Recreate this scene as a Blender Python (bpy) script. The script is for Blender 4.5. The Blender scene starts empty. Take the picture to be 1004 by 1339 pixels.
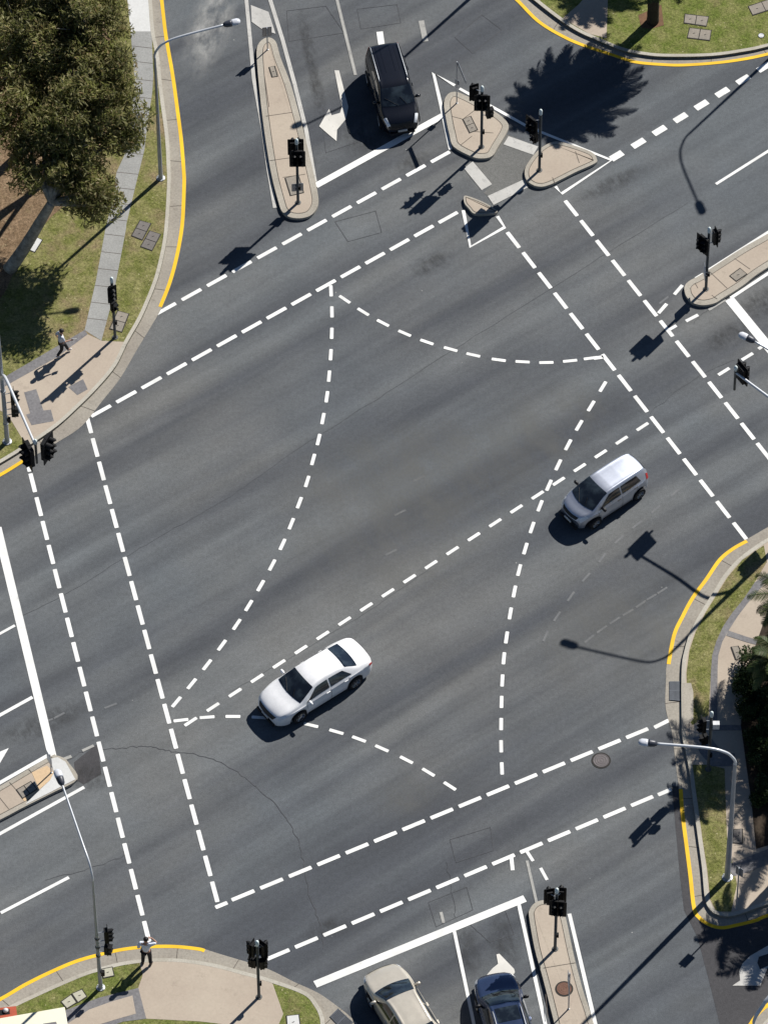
import bpy, bmesh, math, random
from mathutils import Vector, Matrix
R = math.radians
random.seed(7)
# ------------------------------------------------------------------ camera, world, sun, exposure
S = bpy.context.scene
CAMH = 215.0; PITCH = R(53.45); ROLL = R(-.445); FPX = 8500.0
fw = Vector((0, math.cos(PITCH), -math.sin(PITCH))); rt = Vector((1, 0, 0)); up = rt.cross(fw)
rt2 = rt*math.cos(ROLL) + up*math.sin(ROLL); up2 = -rt*math.sin(ROLL) + up*math.cos(ROLL)
CAM = Vector((0, -CAMH/math.tan(PITCH), CAMH))
cd = bpy.data.cameras.new('camera'); cam = bpy.data.objects.new('camera', cd)
S.collection.objects.link(cam); S.camera = cam
m = Matrix((rt2, up2, -fw)).transposed().to_4x4(); m.translation = CAM; cam.matrix_world = m
cd.sensor_fit = 'VERTICAL'; cd.sensor_height = 24; cd.lens = FPX*24/1339.0; cd.clip_start = 1; cd.clip_end = 3000
w = bpy.data.worlds.new('World'); S.world = w; w.use_nodes = True
SUNAZ = R(49.1); SUNEL = R(41.1)
nt = w.node_tree; nt.nodes.clear()
sky = nt.nodes.new('ShaderNodeTexSky'); sky.sky_type = 'NISHITA'; sky.sun_disc = False
sky.sun_elevation = SUNEL; sky.sun_rotation = R(90) - SUNAZ
sky.dust_density = 0; sky.air_density = .7; sky.ozone_density = 2.5; sky.altitude = 200
bg = nt.nodes.new('ShaderNodeBackground'); bg.inputs[1].default_value = .05
wo = nt.nodes.new('ShaderNodeOutputWorld'); nt.links.new(sky.outputs[0], bg.inputs[0]); nt.links.new(bg.outputs[0], wo.inputs[0])
sl = bpy.data.lights.new('sun', 'SUN'); sl.energy = 5.0; sl.angle = R(.5); sl.color = (1, .965, .915)
so = bpy.data.objects.new('sun', sl); S.collection.objects.link(so)
sd = Vector((math.cos(SUNAZ)*math.cos(SUNEL), math.sin(SUNAZ)*math.cos(SUNEL), math.sin(SUNEL)))
so.rotation_euler = (-sd).to_track_quat('-Z', 'Y').to_euler()
so.location = (0, 0, 60)
S.view_settings.view_transform = 'Standard'; S.view_settings.look = 'None'; S.view_settings.gamma = 1
S.view_settings.exposure = .50
S.render.engine = 'CYCLES'

# ------------------------------------------------------------------ helpers
def at(px, py, z=0.0):
    d = fw*FPX + rt2*(px-502) - up2*(py-669.5)
    return CAM + d*((z-CAM.z)/d.z)
C = S.collection
def tag(o, label=None, cat=None, group=None, kind=None):
    if label: o['label'] = label
    if cat: o['category'] = cat
    if group: o['group'] = group
    if kind: o['kind'] = kind
    return o
def empty(name, loc, rz=0, label=None, cat=None, group=None):
    o = bpy.data.objects.new(name, None); C.objects.link(o); o.location = loc; o.rotation_euler = (0, 0, rz)
    o.empty_display_size = .3
    return tag(o, label, cat, group)
def copy_tree(o, parent=None):
    c = o.copy(); C.objects.link(c); c.parent = parent
    for ch in list(o.children): copy_tree(ch, c)
    return c
class MB:
    def __init__(s): s.v = []; s.f = []
    def add(s, vs, fs):
        n = len(s.v); s.v += [tuple(x) for x in vs]; s.f += [tuple(i+n for i in f) for f in fs]; return s
    def box(s, c, d, rz=0, M=None):
        x, y, z = d[0]/2, d[1]/2, d[2]/2; vs = []
        for a in (-x, x):
            for b in (-y, y):
                for e in (-z, z):
                    p = Vector((a, b, e))
                    if M: p = M @ p
                    elif rz: p = Vector((a*math.cos(rz)-b*math.sin(rz), a*math.sin(rz)+b*math.cos(rz), e))
                    vs.append(p+Vector(c))
        return s.add(vs, [(0,1,3,2),(4,6,7,5),(0,4,5,1),(2,3,7,6),(0,2,6,4),(1,5,7,3)])
    def tube(s, pts, rad, n=10, cap=True):
        pts = [Vector(p) for p in pts]
        if not hasattr(rad, '__len__'): rad = [rad]*len(pts)
        base = len(s.v); u = None
        for i, p in enumerate(pts):
            t = (pts[min(i+1, len(pts)-1)]-pts[max(i-1, 0)]).normalized()
            if u is None: u = t.orthogonal().normalized()
            u = (u - t*u.dot(t)).normalized(); b = t.cross(u)
            for k in range(n):
                a = 2*math.pi*k/n; s.v.append(tuple(p+(u*math.cos(a)+b*math.sin(a))*rad[i]))
        for i in range(len(pts)-1):
            for k in range(n):
                a = base+i*n+k; b2 = base+i*n+(k+1) % n
                s.f.append((a, b2, b2+n, a+n))
        if cap:
            s.f.append(tuple(base+k for k in range(n))[::-1]); e = base+(len(pts)-1)*n
            s.f.append(tuple(e+k for k in range(n)))
        return s
    def lathe(s, prof, n=16, M=None):   # profile of (radius, z)
        base = len(s.v)
        for r, z in prof:
            for k in range(n):
                a = 2*math.pi*k/n; p = Vector((r*math.cos(a), r*math.sin(a), z))
                if M: p = M @ p
                s.v.append(tuple(p))
        for i in range(len(prof)-1):
            for k in range(n):
                a = base+i*n+k; b = base+i*n+(k+1) % n; s.f.append((a, b, b+n, a+n))
        s.f.append(tuple(base+k for k in range(n))[::-1]); e = base+(len(prof)-1)*n; s.f.append(tuple(e+k for k in range(n)))
        return s
    def build(s, name, mat, parent=None, smooth=False, M=None, bevel=0, autosm=False):
        me = bpy.data.meshes.new(name); me.from_pydata(s.v, [], s.f); me.update()
        if M: me.transform(M)
        me.materials.append(mat)
        if bevel:
            bm = bmesh.new(); bm.from_mesh(me)
            bmesh.ops.bevel(bm, geom=bm.edges[:], offset=bevel, segments=2, affect='EDGES', profile=.6)
            bm.to_mesh(me); bm.free()
        bm = bmesh.new(); bm.from_mesh(me); bmesh.ops.recalc_face_normals(bm, faces=bm.faces[:]); bm.to_mesh(me); bm.free()
        if smooth:
            for p in me.polygons: p.use_smooth = True
            if autosm: me.set_sharp_from_angle(angle=R(38))
        o = bpy.data.objects.new(name, me); C.objects.link(o); o.parent = parent
        return o
def crom(pts, n=6, closed=False):
    out = []; L = len(pts); rng = L if closed else L-1
    g = lambda i: Vector(pts[i % L]) if closed else Vector(pts[max(0, min(L-1, i))])
    for i in range(rng):
        a, b, c, d = g(i-1), g(i), g(i+1), g(i+2)
        for k in range(n):
            t = k/n
            out.append(.5*((2*b)+(c-a)*t+(2*a-5*b+4*c-d)*t*t+(3*b-a-3*c+d)*t**3))
    if not closed: out.append(Vector(pts[-1]))
    return out
def ground(pxs, z=0.0): return [at(p[0], p[1], z) for p in pxs]
def flat(name, pxs, z, mat, parent=None, pts=None, th=0, kind='structure', zt=None):
    """horizontal polygon (or slab of thickness th reaching down) traced at its own height"""
    P = pts if pts else ground(pxs, zt if zt is not None else z)
    bm = bmesh.new(); vs = [bm.verts.new((p.x, p.y, z)) for p in P]
    f = bm.faces.new(vs); f.normal_update()
    if f.normal.z < 0: f.normal_flip()
    if th:
        n = len(vs); lo = [bm.verts.new((p.x, p.y, z-th)) for p in P]
        for i in range(n): bm.faces.new((vs[i], vs[(i+1) % n], lo[(i+1) % n], lo[i]))
    bmesh.ops.triangulate(bm, faces=[g for g in bm.faces if len(g.verts) > 4])
    bmesh.ops.recalc_face_normals(bm, faces=bm.faces[:])
    me = bpy.data.meshes.new(name); bm.to_mesh(me); bm.free()
    if me.polygons and sum(p.normal.z*p.area for p in me.polygons) < 0: me.flip_normals()
    me.materials.append(mat)
    o = bpy.data.objects.new(name, me); C.objects.link(o); o.parent = parent
    if kind and parent is None: o['kind'] = kind
    return o
def ribbon(mb, P, w0, w1, z, th=0):
    """strip between offsets w0..w1 to the left of world path P"""
    n = len(P); L = []; Q = []
    for i, p in enumerate(P):
        t = (P[min(i+1, n-1)]-P[max(i-1, 0)]); t.z = 0; t.normalize(); nr = Vector((-t.y, t.x, 0))
        L.append(Vector((p.x, p.y, z))+nr*w0); Q.append(Vector((p.x, p.y, z))+nr*w1)
    if not th:
        mb.add(L+Q, [(i, i+1, n+i+1, n+i) for i in range(n-1)])
    else:
        d = Vector((0, 0, th)); L2 = [x-d for x in L]; Q2 = [x-d for x in Q]
        fs = []
        for i in range(n-1):
            fs += [(i, i+1, n+i+1, n+i), (i, 2*n+i, 2*n+i+1, i+1), (n+i, n+i+1, 3*n+i+1, 3*n+i)]
        fs += [(0, n, 3*n, 2*n), (n-1, 3*n-1, 4*n-1, 2*n-1)]
        mb.add(L+Q+L2+Q2, fs)
    return mb
def inset(P, d):
    n = len(P); out = []
    area = sum(P[i].x*P[(i+1) % n].y-P[(i+1) % n].x*P[i].y for i in range(n))
    s = 1 if area > 0 else -1
    for i, p in enumerate(P):
        t = (P[(i+1) % n]-P[i-1]); t.z = 0; t.normalize(); out.append(p+Vector((-t.y, t.x, 0))*d*s)
    return out

# ------------------------------------------------------------------ materials
def mat(name, rough=.8, spec=.3, metal=0.0):
    m = bpy.data.materials.new(name); m.use_nodes = True; n = m.node_tree; b = n.nodes['Principled BSDF']
    b.inputs['Roughness'].default_value = rough; b.inputs['Specular IOR Level'].default_value = spec; b.inputs['Metallic'].default_value = metal
    return m, n, b
def N(n, t, **k):
    x = n.nodes.new(t)
    for a, v in k.items():
        if a.startswith('i_'): x.inputs[a[2:].replace('_', ' ')].default_value = v
        else: setattr(x, a, v)
    return x
def coord(n, scale=(1, 1, 1), rot=0, kind='Object'):
    tc = N(n, 'ShaderNodeTexCoord'); mp = N(n, 'ShaderNodeMapping'); mp.inputs['Scale'].default_value = scale; mp.inputs['Rotation'].default_value = (0, 0, rot)
    n.links.new(tc.outputs[kind], mp.inputs[0]); return mp.outputs[0]
def noise(n, vec, scale, detail=4, rough=.6):
    x = N(n, 'ShaderNodeTexNoise'); x.inputs['Scale'].default_value = scale; x.inputs['Detail'].default_value = detail; x.inputs['Roughness'].default_value = rough
    n.links.new(vec, x.inputs['Vector']); return x.outputs['Fac']
def ramp(n, fac, stops):
    r = N(n, 'ShaderNodeValToRGB'); e = r.color_ramp.elements
    while len(e) < len(stops): e.new(.5)
    for i, (p, c) in enumerate(stops):
        e[i].position = p; e[i].color = (*c, 1) if hasattr(c, '__len__') else (c, c, c, 1)
    n.links.new(fac, r.inputs[0]); return r.outputs[0]
def mix(n, a, b, fac, mode='MIX'):
    x = N(n, 'ShaderNodeMix', data_type='RGBA', blend_type=mode)
    for s, v in ((6, a), (7, b), (0, fac)):
        if hasattr(v, 'is_linked'): n.links.new(v, x.inputs[s])
        elif s == 0: x.inputs[0].default_value = v
        else: x.inputs[s].default_value = (*v, 1)
    return x.outputs[2]
def bump(n, b, h, strength=.3, dist=.02):
    x = N(n, 'ShaderNodeBump'); x.inputs['Strength'].default_value = strength; x.inputs['Distance'].default_value = dist
    n.links.new(h, x.inputs['Height']); n.links.new(x.outputs[0], b.inputs['Normal'])
def speckled(name, c1, c2, scale=30, big=.6, c3=None, rough=.85, bmp=.2, amt=.5, spec=.2, metal=0):
    m, n, b = mat(name, rough, spec, metal); v = coord(n)
    f = noise(n, v, scale, 3, .7); g = noise(n, v, big, 5, .65)
    col = mix(n, c1, c2, ramp(n, g, [(.35, 0), (.68, 1)]))
    col = mix(n, col, ramp(n, f, [(.3, .55), (.7, 1.35)]), amt, 'MULTIPLY')
    if c3: col = mix(n, col, c3, ramp(n, noise(n, v, big*5, 6, .75), [(.58, 0), (.72, .75)]))
    n.links.new(col, b.inputs['Base Color'])
    if bmp: bump(n, b, f, bmp)
    return m
def plain(name, c, rough=.5, spec=.4, metal=0.0, var=.15):
    m, n, b = mat(name, rough, spec, metal); v = coord(n)
    g = noise(n, v, 4, 4); col = mix(n, c, tuple(x*(1-var*2) for x in c), ramp(n, g, [(.3, 0), (.75, 1)]))
    n.links.new(col, b.inputs['Base Color']); return m
d0 = at(148, 530); d1 = at(598, 281); ROADANG = math.atan2(d1.y-d0.y, d1.x-d0.x)
d0 = at(440.7, 0); d1 = at(464.8, 98.4); SIDEANG = math.atan2(d1.y-d0.y, d1.x-d0.x)

def asphalt(name, base=(.104, .115, .123), base2=(.130, .132, .129), streak=True, dark=(.052, .057, .066), ang=ROADANG):
    m, n, b = mat(name, .82, .25); v = coord(n)
    fine = noise(n, v, 28, 2, .8); mid = noise(n, v, 6.5, 3, .7)
    big = noise(n, v, .075, 4, .55)
    col = mix(n, base, base2, ramp(n, big, [(.38, 0), (.62, 1)]))
    if streak:
        tc = N(n, 'ShaderNodeTexCoord'); vr = N(n, 'ShaderNodeVectorRotate', rotation_type='Z_AXIS'); vr.inputs['Angle'].default_value = -ang
        n.links.new(tc.outputs['Object'], vr.inputs[0])
        mp = N(n, 'ShaderNodeMapping'); mp.inputs['Scale'].default_value = (.030, .42, 1); n.links.new(vr.outputs[0], mp.inputs[0])
        st = noise(n, mp.outputs[0], 1.0, 3, .5)
        col = mix(n, col, dark, ramp(n, st, [(.40, 0), (.62, .85)]))
        mp2 = N(n, 'ShaderNodeMapping'); mp2.inputs['Scale'].default_value = (.06, 1.7, 1); n.links.new(vr.outputs[0], mp2.inputs[0])
        st2 = noise(n, mp2.outputs[0], 1.0, 3, .5)
        col = mix(n, col, ramp(n, st2, [(.3, .86), (.7, 1.1)]), .8, 'MULTIPLY')
    pat = noise(n, v, .45, 5, .7)
    col = mix(n, col, ramp(n, pat, [(.3, .86), (.72, 1.12)]), .8, 'MULTIPLY')
    col = mix(n, col, ramp(n, mid, [(.25, .80), (.75, 1.18)]), .8, 'MULTIPLY')
    col = mix(n, col, ramp(n, fine, [(.25, .55), (.75, 1.45)]), .8, 'MULTIPLY')
    vo = N(n, 'ShaderNodeTexVoronoi'); vo.inputs['Scale'].default_value = .8; n.links.new(v, vo.inputs['Vector'])
    hue = ramp(n, vo.outputs['Distance'], [(.012, 1), (.028, 0)])
    sel = ramp(n, noise(n, v, .7, 1), [(.5, 0), (.56, 1)])
    col = mix(n, col, (.30, .30, .28), mix(n, hue, sel, 1.0, 'MULTIPLY'))
    dn = ramp(n, noise(n, v, 1.6, 6, .8), [(.66, 0), (.78, .55)])
    col = mix(n, col, (.035, .034, .034), dn)
    n.links.new(col, b.inputs['Base Color']); bump(n, b, fine, .25, .01); return m
M = {}
M['asphalt'] = asphalt('asphalt')
M['asphalt_side'] = asphalt('asphalt_worn', (.094, .10, .104), (.108, .110, .110), ang=SIDEANG)
M['asphalt_dark'] = asphalt('asphalt_old', (.050, .049, .052), (.060, .058, .060), streak=False)
M['crack'] = speckled('crack_filler', (.058, .06, .065), (.08, .083, .088), 8)
def paint(name, c, wear=.60, wc=(.12, .12, .12), hi=.74):
    m, n, b = mat(name, .6, .35); v = coord(n)
    g = noise(n, v, 3.2, 8, .8); k = noise(n, v, .9, 3, .5)
    col = mix(n, c, tuple(x*.80 for x in c), ramp(n, k, [(.35, 0), (.7, 1)]))
    col = mix(n, col, wc, ramp(n, g, [(wear, 0), (hi, .85)]))
    n.links.new(col, b.inputs['Base Color']); return m
M['white'] = paint('road_paint_white', (.76, .76, .73), .575, (.15, .15, .15), .80)
M['faded'] = paint('road_paint_faded', (.34, .335, .31), .50)
M['pad'] = paint('worn_pad_paint', (.46, .45, .42), .52)
M['arrow'] = paint('road_paint_arrow', (.60, .58, .53), .58, (.2, .2, .19), .74)
M['seam'] = speckled('road_seam', (.062, .066, .072), (.08, .084, .09), 3)
M['yellow'] = paint('road_paint_yellow', (.80, .48, .006), .68, (.3, .2, .06), .8)
M['concrete'] = speckled('kerb_concrete', (.37, .34, .285), (.29, .265, .22), 14, .5, (.19, .17, .14), amt=.35)
M['kerbtop'] = speckled('kerb_top_concrete', (.43, .405, .345), (.35, .325, .27), 14, .5, (.22, .20, .165), amt=.3)
M['gutter'] = speckled('gutter_concrete', (.31, .285, .24), (.25, .225, .19), 10, .4, (.16, .14, .115), amt=.35)
M['newconc'] = speckled('new_concrete', (.56, .56, .54), (.50, .50, .48), 10, .4, amt=.15)
M['path'] = speckled('path_concrete', (.30, .30, .285), (.24, .24, .23), 14, .5, (.17, .17, .155), amt=.35)
M['pink'] = speckled('pink_paving', (.405, .345, .275), (.36, .30, .24), 11, .35, (.29, .245, .195), amt=.14, bmp=.1)
M['orange'] = speckled('new_pink_paving', (.58, .42, .25), (.52, .38, .24), 11, .6, amt=.2)
M['brick'] = speckled('grey_pavers', (.15, .145, .15), (.19, .185, .185), 9, .6, amt=.5)
M['joint'] = plain('joint', (.10, .085, .07), .9)
def grassm(name, g1, g2, dry, brown, thr=.5):
    m, n, b = mat(name, .95, .1); v = coord(n)
    a = noise(n, v, .35, 5, .7); f = noise(n, v, 9, 6, .85); h = noise(n, v, 1.6, 6, .75)
    col = mix(n, g1, g2, ramp(n, f, [(.35, 0), (.65, 1)]))
    col = mix(n, col, dry, ramp(n, h, [(.40, 0), (.64, .9)]))
    col = mix(n, col, brown, ramp(n, a, [(thr, 0), (thr+.14, .9)]))
    col = mix(n, col, ramp(n, noise(n, v, 12, 3, .9), [(.3, .35), (.7, 1.65)]), .9, 'MULTIPLY')
    vo = N(n, 'ShaderNodeTexVoronoi'); vo.inputs['Scale'].default_value = 5; n.links.new(v, vo.inputs['Vector'])
    s = mix(n, ramp(n, vo.outputs['Distance'], [(.10, 1), (.2, 0)]), ramp(n, noise(n, v, 2.2, 1), [(.54, 0), (.6, .8)]), 1.0, 'MULTIPLY')
    col = mix(n, col, (.42, .38, .22), s)
    n.links.new(col, b.inputs['Base Color']); bump(n, b, f, .8, .05); return m
M['grass'] = grassm('grass', (.085, .10, .022), (.16, .165, .05), (.235, .215, .095), (.22, .165, .10), .50)
M['grass_green'] = grassm('grass_green', (.075, .105, .018), (.14, .165, .04), (.20, .195, .075), (.18, .145, .075), .58)
M['litter'] = grassm('leaf_litter', (.20, .135, .08), (.10, .068, .04), (.27, .19, .12), (.12, .10, .04), .60)
M['mulch'] = speckled('mulch', (.028, .02, .014), (.045, .032, .02), 12, 1.5, (.02, .03, .008), amt=.8)
M['soil'] = speckled('soil', (.16, .09, .05), (.12, .07, .04), 12, 1.5, amt=.6)
M['lid'] = speckled('pit_lid', (.27, .24, .20), (.22, .20, .17), 16, 1.2, (.14, .13, .11), amt=.4)
M['lid_dark'] = speckled('pit_lid_dark', (.17, .155, .145), (.14, .13, .12), 16, 1.2, amt=.4)
M['lid_pale'] = speckled('pit_lid_pale', (.42, .41, .32), (.38, .36, .29), 16, 1.2, amt=.2)
M['gap'] = plain('gap', (.03, .028, .025), .9)
M['iron'] = speckled('cast_iron', (.13, .115, .115), (.10, .09, .09), 30, 3, amt=.6, rough=.6)
M['rust'] = speckled('rusty_iron', (.13, .07, .05), (.16, .09, .065), 30, 3, amt=.5)
M['grate'] = plain('grate_steel', (.09, .10, .115), .5, metal=.4)
M['galv'] = speckled('galvanised_steel', (.38, .40, .42), (.30, .32, .34), 6, 1.5, amt=.15, rough=.42, spec=.5, metal=.35, bmp=0)
M['galv_light'] = speckled('galvanised_arm', (.60, .62, .64), (.52, .54, .56), 6, 1.5, amt=.1, rough=.35, spec=.5, metal=.25, bmp=0)
M['postgrey'] = plain('post_grey', (.075, .08, .078), .5)
M['blackp'] = plain('signal_black', (.0035, .0038, .005), .55, .2)
M['blacklens'] = plain('signal_lens', (.02, .02, .02), .15, .7)
M['lens_r'] = plain('lens_red', (0.041999999999999996, 0.0042, 0.0034999999999999996), .6, .05)
M['lens_a'] = plain('lens_amber', (0.049, 0.0245, 0.0028), .6, .05)
M['lens_g'] = plain('lens_green', (0.0034999999999999996, 0.0315, 0.017499999999999998), .6, .05)
M['cap'] = plain('cap_pale', (.72, .80, .78), .4)
M['signback'] = plain('sign_back', (.26, .28, .31), .4, metal=.5)
M['signwhite'] = plain('sign_white', (.65, .66, .66), .4)
M['lampglass'] = plain('lamp_glass', (.62, .64, .68), .15, .7)
M['lampbody'] = plain('lamp_body', (.05, .055, .07), .4)
M['creamroof'] = speckled('cream_roof', (.74, .70, .55), (.70, .66, .52), 3, .5, amt=.06, bmp=0)
M['redp'] = plain('red_panel', (.42, .075, .03), .5)
M['tyre'] = plain('tyre', (.012, .012, .013), .85)
M['rim'] = plain('rim', (.34, .35, .37), .3, metal=.7)
M['under'] = plain('underbody', (.008, .008, .009), .9)
M['glass'] = None
def glassm():
    m, n, b = mat('car_glass', .06, .8); v = coord(n)
    g = noise(n, v, 1.7, 3); col = mix(n, (.008, .011, .016), (.035, .048, .058), ramp(n, g, [(.45, 0), (.7, 1)]))
    n.links.new(col, b.inputs['Base Color']); return m
M['glass'] = glassm()
def carpaint(name, c, rough=.28, metal=0.0, coat=.8):
    m, n, b = mat(name, rough, .5, metal); v = coord(n)
    g = noise(n, v, 2.2, 5, .7); col = mix(n, c, tuple(x*.86 for x in c), ramp(n, g, [(.4, 0), (.7, 1)]))
    n.links.new(col, b.inputs['Base Color']); b.inputs['Coat Weight'].default_value = coat; b.inputs['Coat Roughness'].default_value = .06; return m
M['tail'] = plain('tail_lamp', (.35, .01, .008), .15, .7)
M['head'] = plain('head_lamp', (.80, .83, .86), .08, .9)
M['trim'] = plain('black_trim', (.012, .012, .013), .5)
M['plate'] = plain('number_plate', (.6, .6, .58), .4)
M['bark'] = speckled('pale_bark', (.40, .37, .30), (.15, .13, .10), 7, 2.5, amt=.6)
M['palmbark'] = speckled('palm_bark', (.055, .042, .03), (.035, .026, .02), 12, 2.5, amt=.7)
def leafm(name, cols, trans=.25, rough=.55):
    m, n, b = mat(name, rough, .25); geo = N(n, 'ShaderNodeNewGeometry')
    col = ramp(n, geo.outputs['Random Per Island'], [(i/(len(cols)-1), c) for i, c in enumerate(cols)])
    v = coord(n); col = mix(n, col, ramp(n, noise(n, v, .9, 4), [(.35, .55), (.65, 1.45)]), .9, 'MULTIPLY')
    n.links.new(col, b.inputs['Base Color']); tr = N(n, 'ShaderNodeBsdfTranslucent'); n.links.new(col, tr.inputs[0])
    mx = N(n, 'ShaderNodeMixShader'); mx.inputs[0].default_value = trans
    n.links.new(b.outputs[0], mx.inputs[1]); n.links.new(tr.outputs[0], mx.inputs[2]); n.links.new(mx.outputs[0], n.nodes['Material Output'].inputs[0]); return m
M['gumleaf'] = leafm('gum_leaf', [(.13, .15, .04), (.20, .205, .065), (.16, .16, .055), (.37, .35, .17), (.27, .20, .10)], .55)
M['palmleaf'] = leafm('palm_leaf', [(.030, .05, .014), (.05, .08, .02), (.11, .10, .04)])
M['shrubleaf'] = leafm('shrub_leaf', [(.015, .032, .008), (.03, .055, .012), (.045, .07, .02)])
M['skin'] = plain('skin', (.42, .24, .17), .6)
M['hair'] = plain('hair', (.012, .010, .009), .6)
M['shirtw'] = plain('shirt_white', (.74, .78, .86), .8, var=.06)
M['shirtg'] = plain('shirt_pale_grey', (.55, .57, .62), .8, var=.1)
M['trouser'] = plain('trousers_dark', (.014, .014, .019), .85)
M['shoew'] = plain('shoes_white', (.72, .72, .70), .6)
M['shoeb'] = plain('shoes_black', (.012, .011, .011), .5)

# ------------------------------------------------------------------ ground and roads
mb = MB(); mb.add([(-900, -700, 0), (900, -700, 0), (900, 1100, 0), (-900, 1100, 0)], [(0, 1, 2, 3)])
tag(mb.build('road', M['asphalt']), kind='structure')
0 and flat('road_side_street', [(222, -60), (237, 0), (247, 120), (250, 215), (248, 280), (220, 400), (412, 296), (580, 198), (600, 150), (575, 98), (700, 25), (670, -10), (640, -60)], .003, M['asphalt_side'])
0 and flat('road_side_street', [(415, 1300), (688, 1177), (700, 1125), (880, 1045), (893, 1190), (911, 1226), (927, 1284), (940, 1339), (960, 1430), (500, 1430), (470, 1339)], .003, M['asphalt_side'])
flat('road_old_strip', [(878, 1028), (888, 1028), (897, 1110), (905, 1180), (918, 1205), (945, 1214), (1004, 1198), (1070, 1180), (1120, 1440), (965, 1440), (940.6, 1339), (927, 1284), (911.6, 1226), (893.8, 1190), (888, 1140)], .006, M['asphalt_dark'])
flat('road_patch', [(97, 997), (128, 972), (133, 1012), (110, 1026), (100, 1020)], .003, M['asphalt_dark'])

KH = .13
def corner(E, K, far, mat_, side, yellow, gn):
    """gutter between traced road edge E and kerb line K, kerb on K, raised ground inland of K"""
    Ew = [v for v in crom([at(*p, .0) for p in E], 5)]; Kw = [v for v in crom([at(*p, KH) for p in K], 5)]
    Kw = [Vector((p.x, p.y, 0)) for p in Kw]
    flat('gutter', None, .010, M['gutter'], pts=Ew+Kw[::-1], th=.009)
    mb = MB(); ribbon(mb, Kw, 0, side*.16, KH+.004, KH)
    tag(mb.build('kerb', M['kerbtop']), kind='structure')
    flat(gn, None, KH-.004, mat_, pts=Kw+[at(*p, 0) for p in far], th=KH-.006)
    mb = MB()
    acc = 0
    for i in range(1, len(Kw)):                                 # cast joints across gutter
        acc += (Kw[i]-Kw[i-1]).length
        if acc > 2.2:
            acc = 0; k = Kw[i]; e = min(Ew, key=lambda q: (q-k).length)
            d = (e-k); nr = Vector((-d.y, d.x, 0)).normalized()*.013
            mb.add([Vector((q.x, q.y, .0135)) for q in (k-nr, k+nr, e+nr, e-nr)], [(0, 1, 2, 3)])
    tag(mb.build('gutter_joint', M['joint']), kind='structure')
    for a, b in yellow:
        P = crom([at(*p, .0) for p in E[a:b]], 5); mb = MB(); ribbon(mb, P, 0, side*.155, .0155)
        tag(mb.build('edge_marking', M['yellow']), kind='structure')
# travel order chosen so that the inland side is on the left (+1) or right (-1)
E_nw = [(203,-60),(211,-20),(214,0),(219.5,47),(228,96),(235,147),(240,187),(243,226),(243.3,242),(241.5,287),(237.5,317),(231,347.5),(223,374.5),(212,402),(202,420),(179,458),(158,494),(134.4,524),(107.6,557),(74.7,579),(36,601.8),(0,624),(-60,655),(-120,690)]
K_nw = [(188,-60),(196,-20),(199,0),(202,40),(208,71),(213.5,123),(220.5,175),(223,215),(223.5,245),(219.5,304),(213,340),(205,369),(192,401),(183,420),(167,448),(152,478),(128,507),(101,534),(74,558),(36,584),(0,606),(-60,640),(-120,672)]
corner(E_nw, K_nw, [(-420, 640), (-420, -160), (150, -160)], M['grass'], -1, [(0, 14), (20, 24)], 'verge')
E_ne = [(600,-60),(640,-27),(672.6,0),(701.6,29),(734,49),(763,61.6),(796,72.5),(828.5,82.7),(864.8,86.3),(893.8,87),(937,84),(973.6,79),(1004,72.5),(1060,58),(1150,20)]
K_ne = [(640,-60),(668,-27),(698,0),(730.6,25.4),(755,41),(781.4,53),(814,66),(843,71.8),(872,74),(930,73),(977,66.5),(1004,60.5),(1060,46),(1150,5)]
corner(E_ne, K_ne, [(1400, -100), (1400, -300), (600, -300)], M['grass_green'], 1, [(0, 15)], 'verge')
E_se = [(1150,610),(1060,658),(1004,689),(974.6,706),(956.7,716),(938.8,730.7),(921,756.4),(903,781),(889.6,805.7),(878.4,830.3),(871.2,868.4),(870.2,888.5),(869.4,920),(872.8,940),(878,958),(882.5,995),(887,1032),(889.4,1065),(895.8,1115.7),(899.6,1146),(904.7,1189),(912.3,1202),(925,1211),(942.7,1215.5),(963,1212),(988.4,1205.8),(1003.7,1199.5),(1060,1183),(1200,1130)]
K_se = [(1150,628),(1060,672),(1004,703),(990,711.6),(965.7,729.6),(945.5,752),(932,774),(916.4,799),(903,823.6),(895,848),(890.7,875),(890.7,940),(891.5,963.5),(899.6,1001.5),(906,1052),(912.3,1098),(917.4,1136),(921,1174),(927.5,1189),(937.7,1196),(958,1197.5),(1004,1182),(1060,1163),(1200,1110)]
corner(E_se, K_se, [(1500, 1050), (1500, 640)], M['pink'], 1, [(3, 11), (16, 28)], 'pavement')
E_sw = [(-120,1370),(-60,1335),(0,1304.7),(31,1286.6),(64.7,1269.8),(98.4,1255.5),(129.5,1246.5),(155.4,1240.5),(181,1237),(207,1235.6),(233,1236),(260,1239),(268.8,1241.5),(292.5,1249),(326,1259),(353.9,1268.7),(384.5,1284),(415,1298),(437.5,1313.3),(459.8,1331.4),(480,1355),(500,1395),(512,1450)]
K_sw = [(-120,1395),(-60,1357),(-8,1327),(19.4,1312),(49,1298),(77.7,1285),(108.8,1272),(129.5,1265.5),(160.5,1257.7),(191.6,1253.8),(220,1253),(248,1255),(284,1261),(317.6,1270),(353.9,1280),(400,1297),(416,1314),(423,1328.6),(425,1342),(432,1380),(440,1450)]
corner(E_sw, K_sw, [(300, 1600), (-300, 1600), (-300, 1400)], M['grass_green'], -1, [(0, 13)], 'verge')
corner([(1120,1275),(1060,1285),(1004,1311),(978,1339),(960,1380),(955,1450)], [(1120,1287),(1060,1297),(1015,1322),(990,1348),(975,1385),(970,1450)], [(1150, 1460), (1300, 1400), (1300, 1300)], M['newconc'], 1, [(0, 6)], 'pavement')
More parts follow.
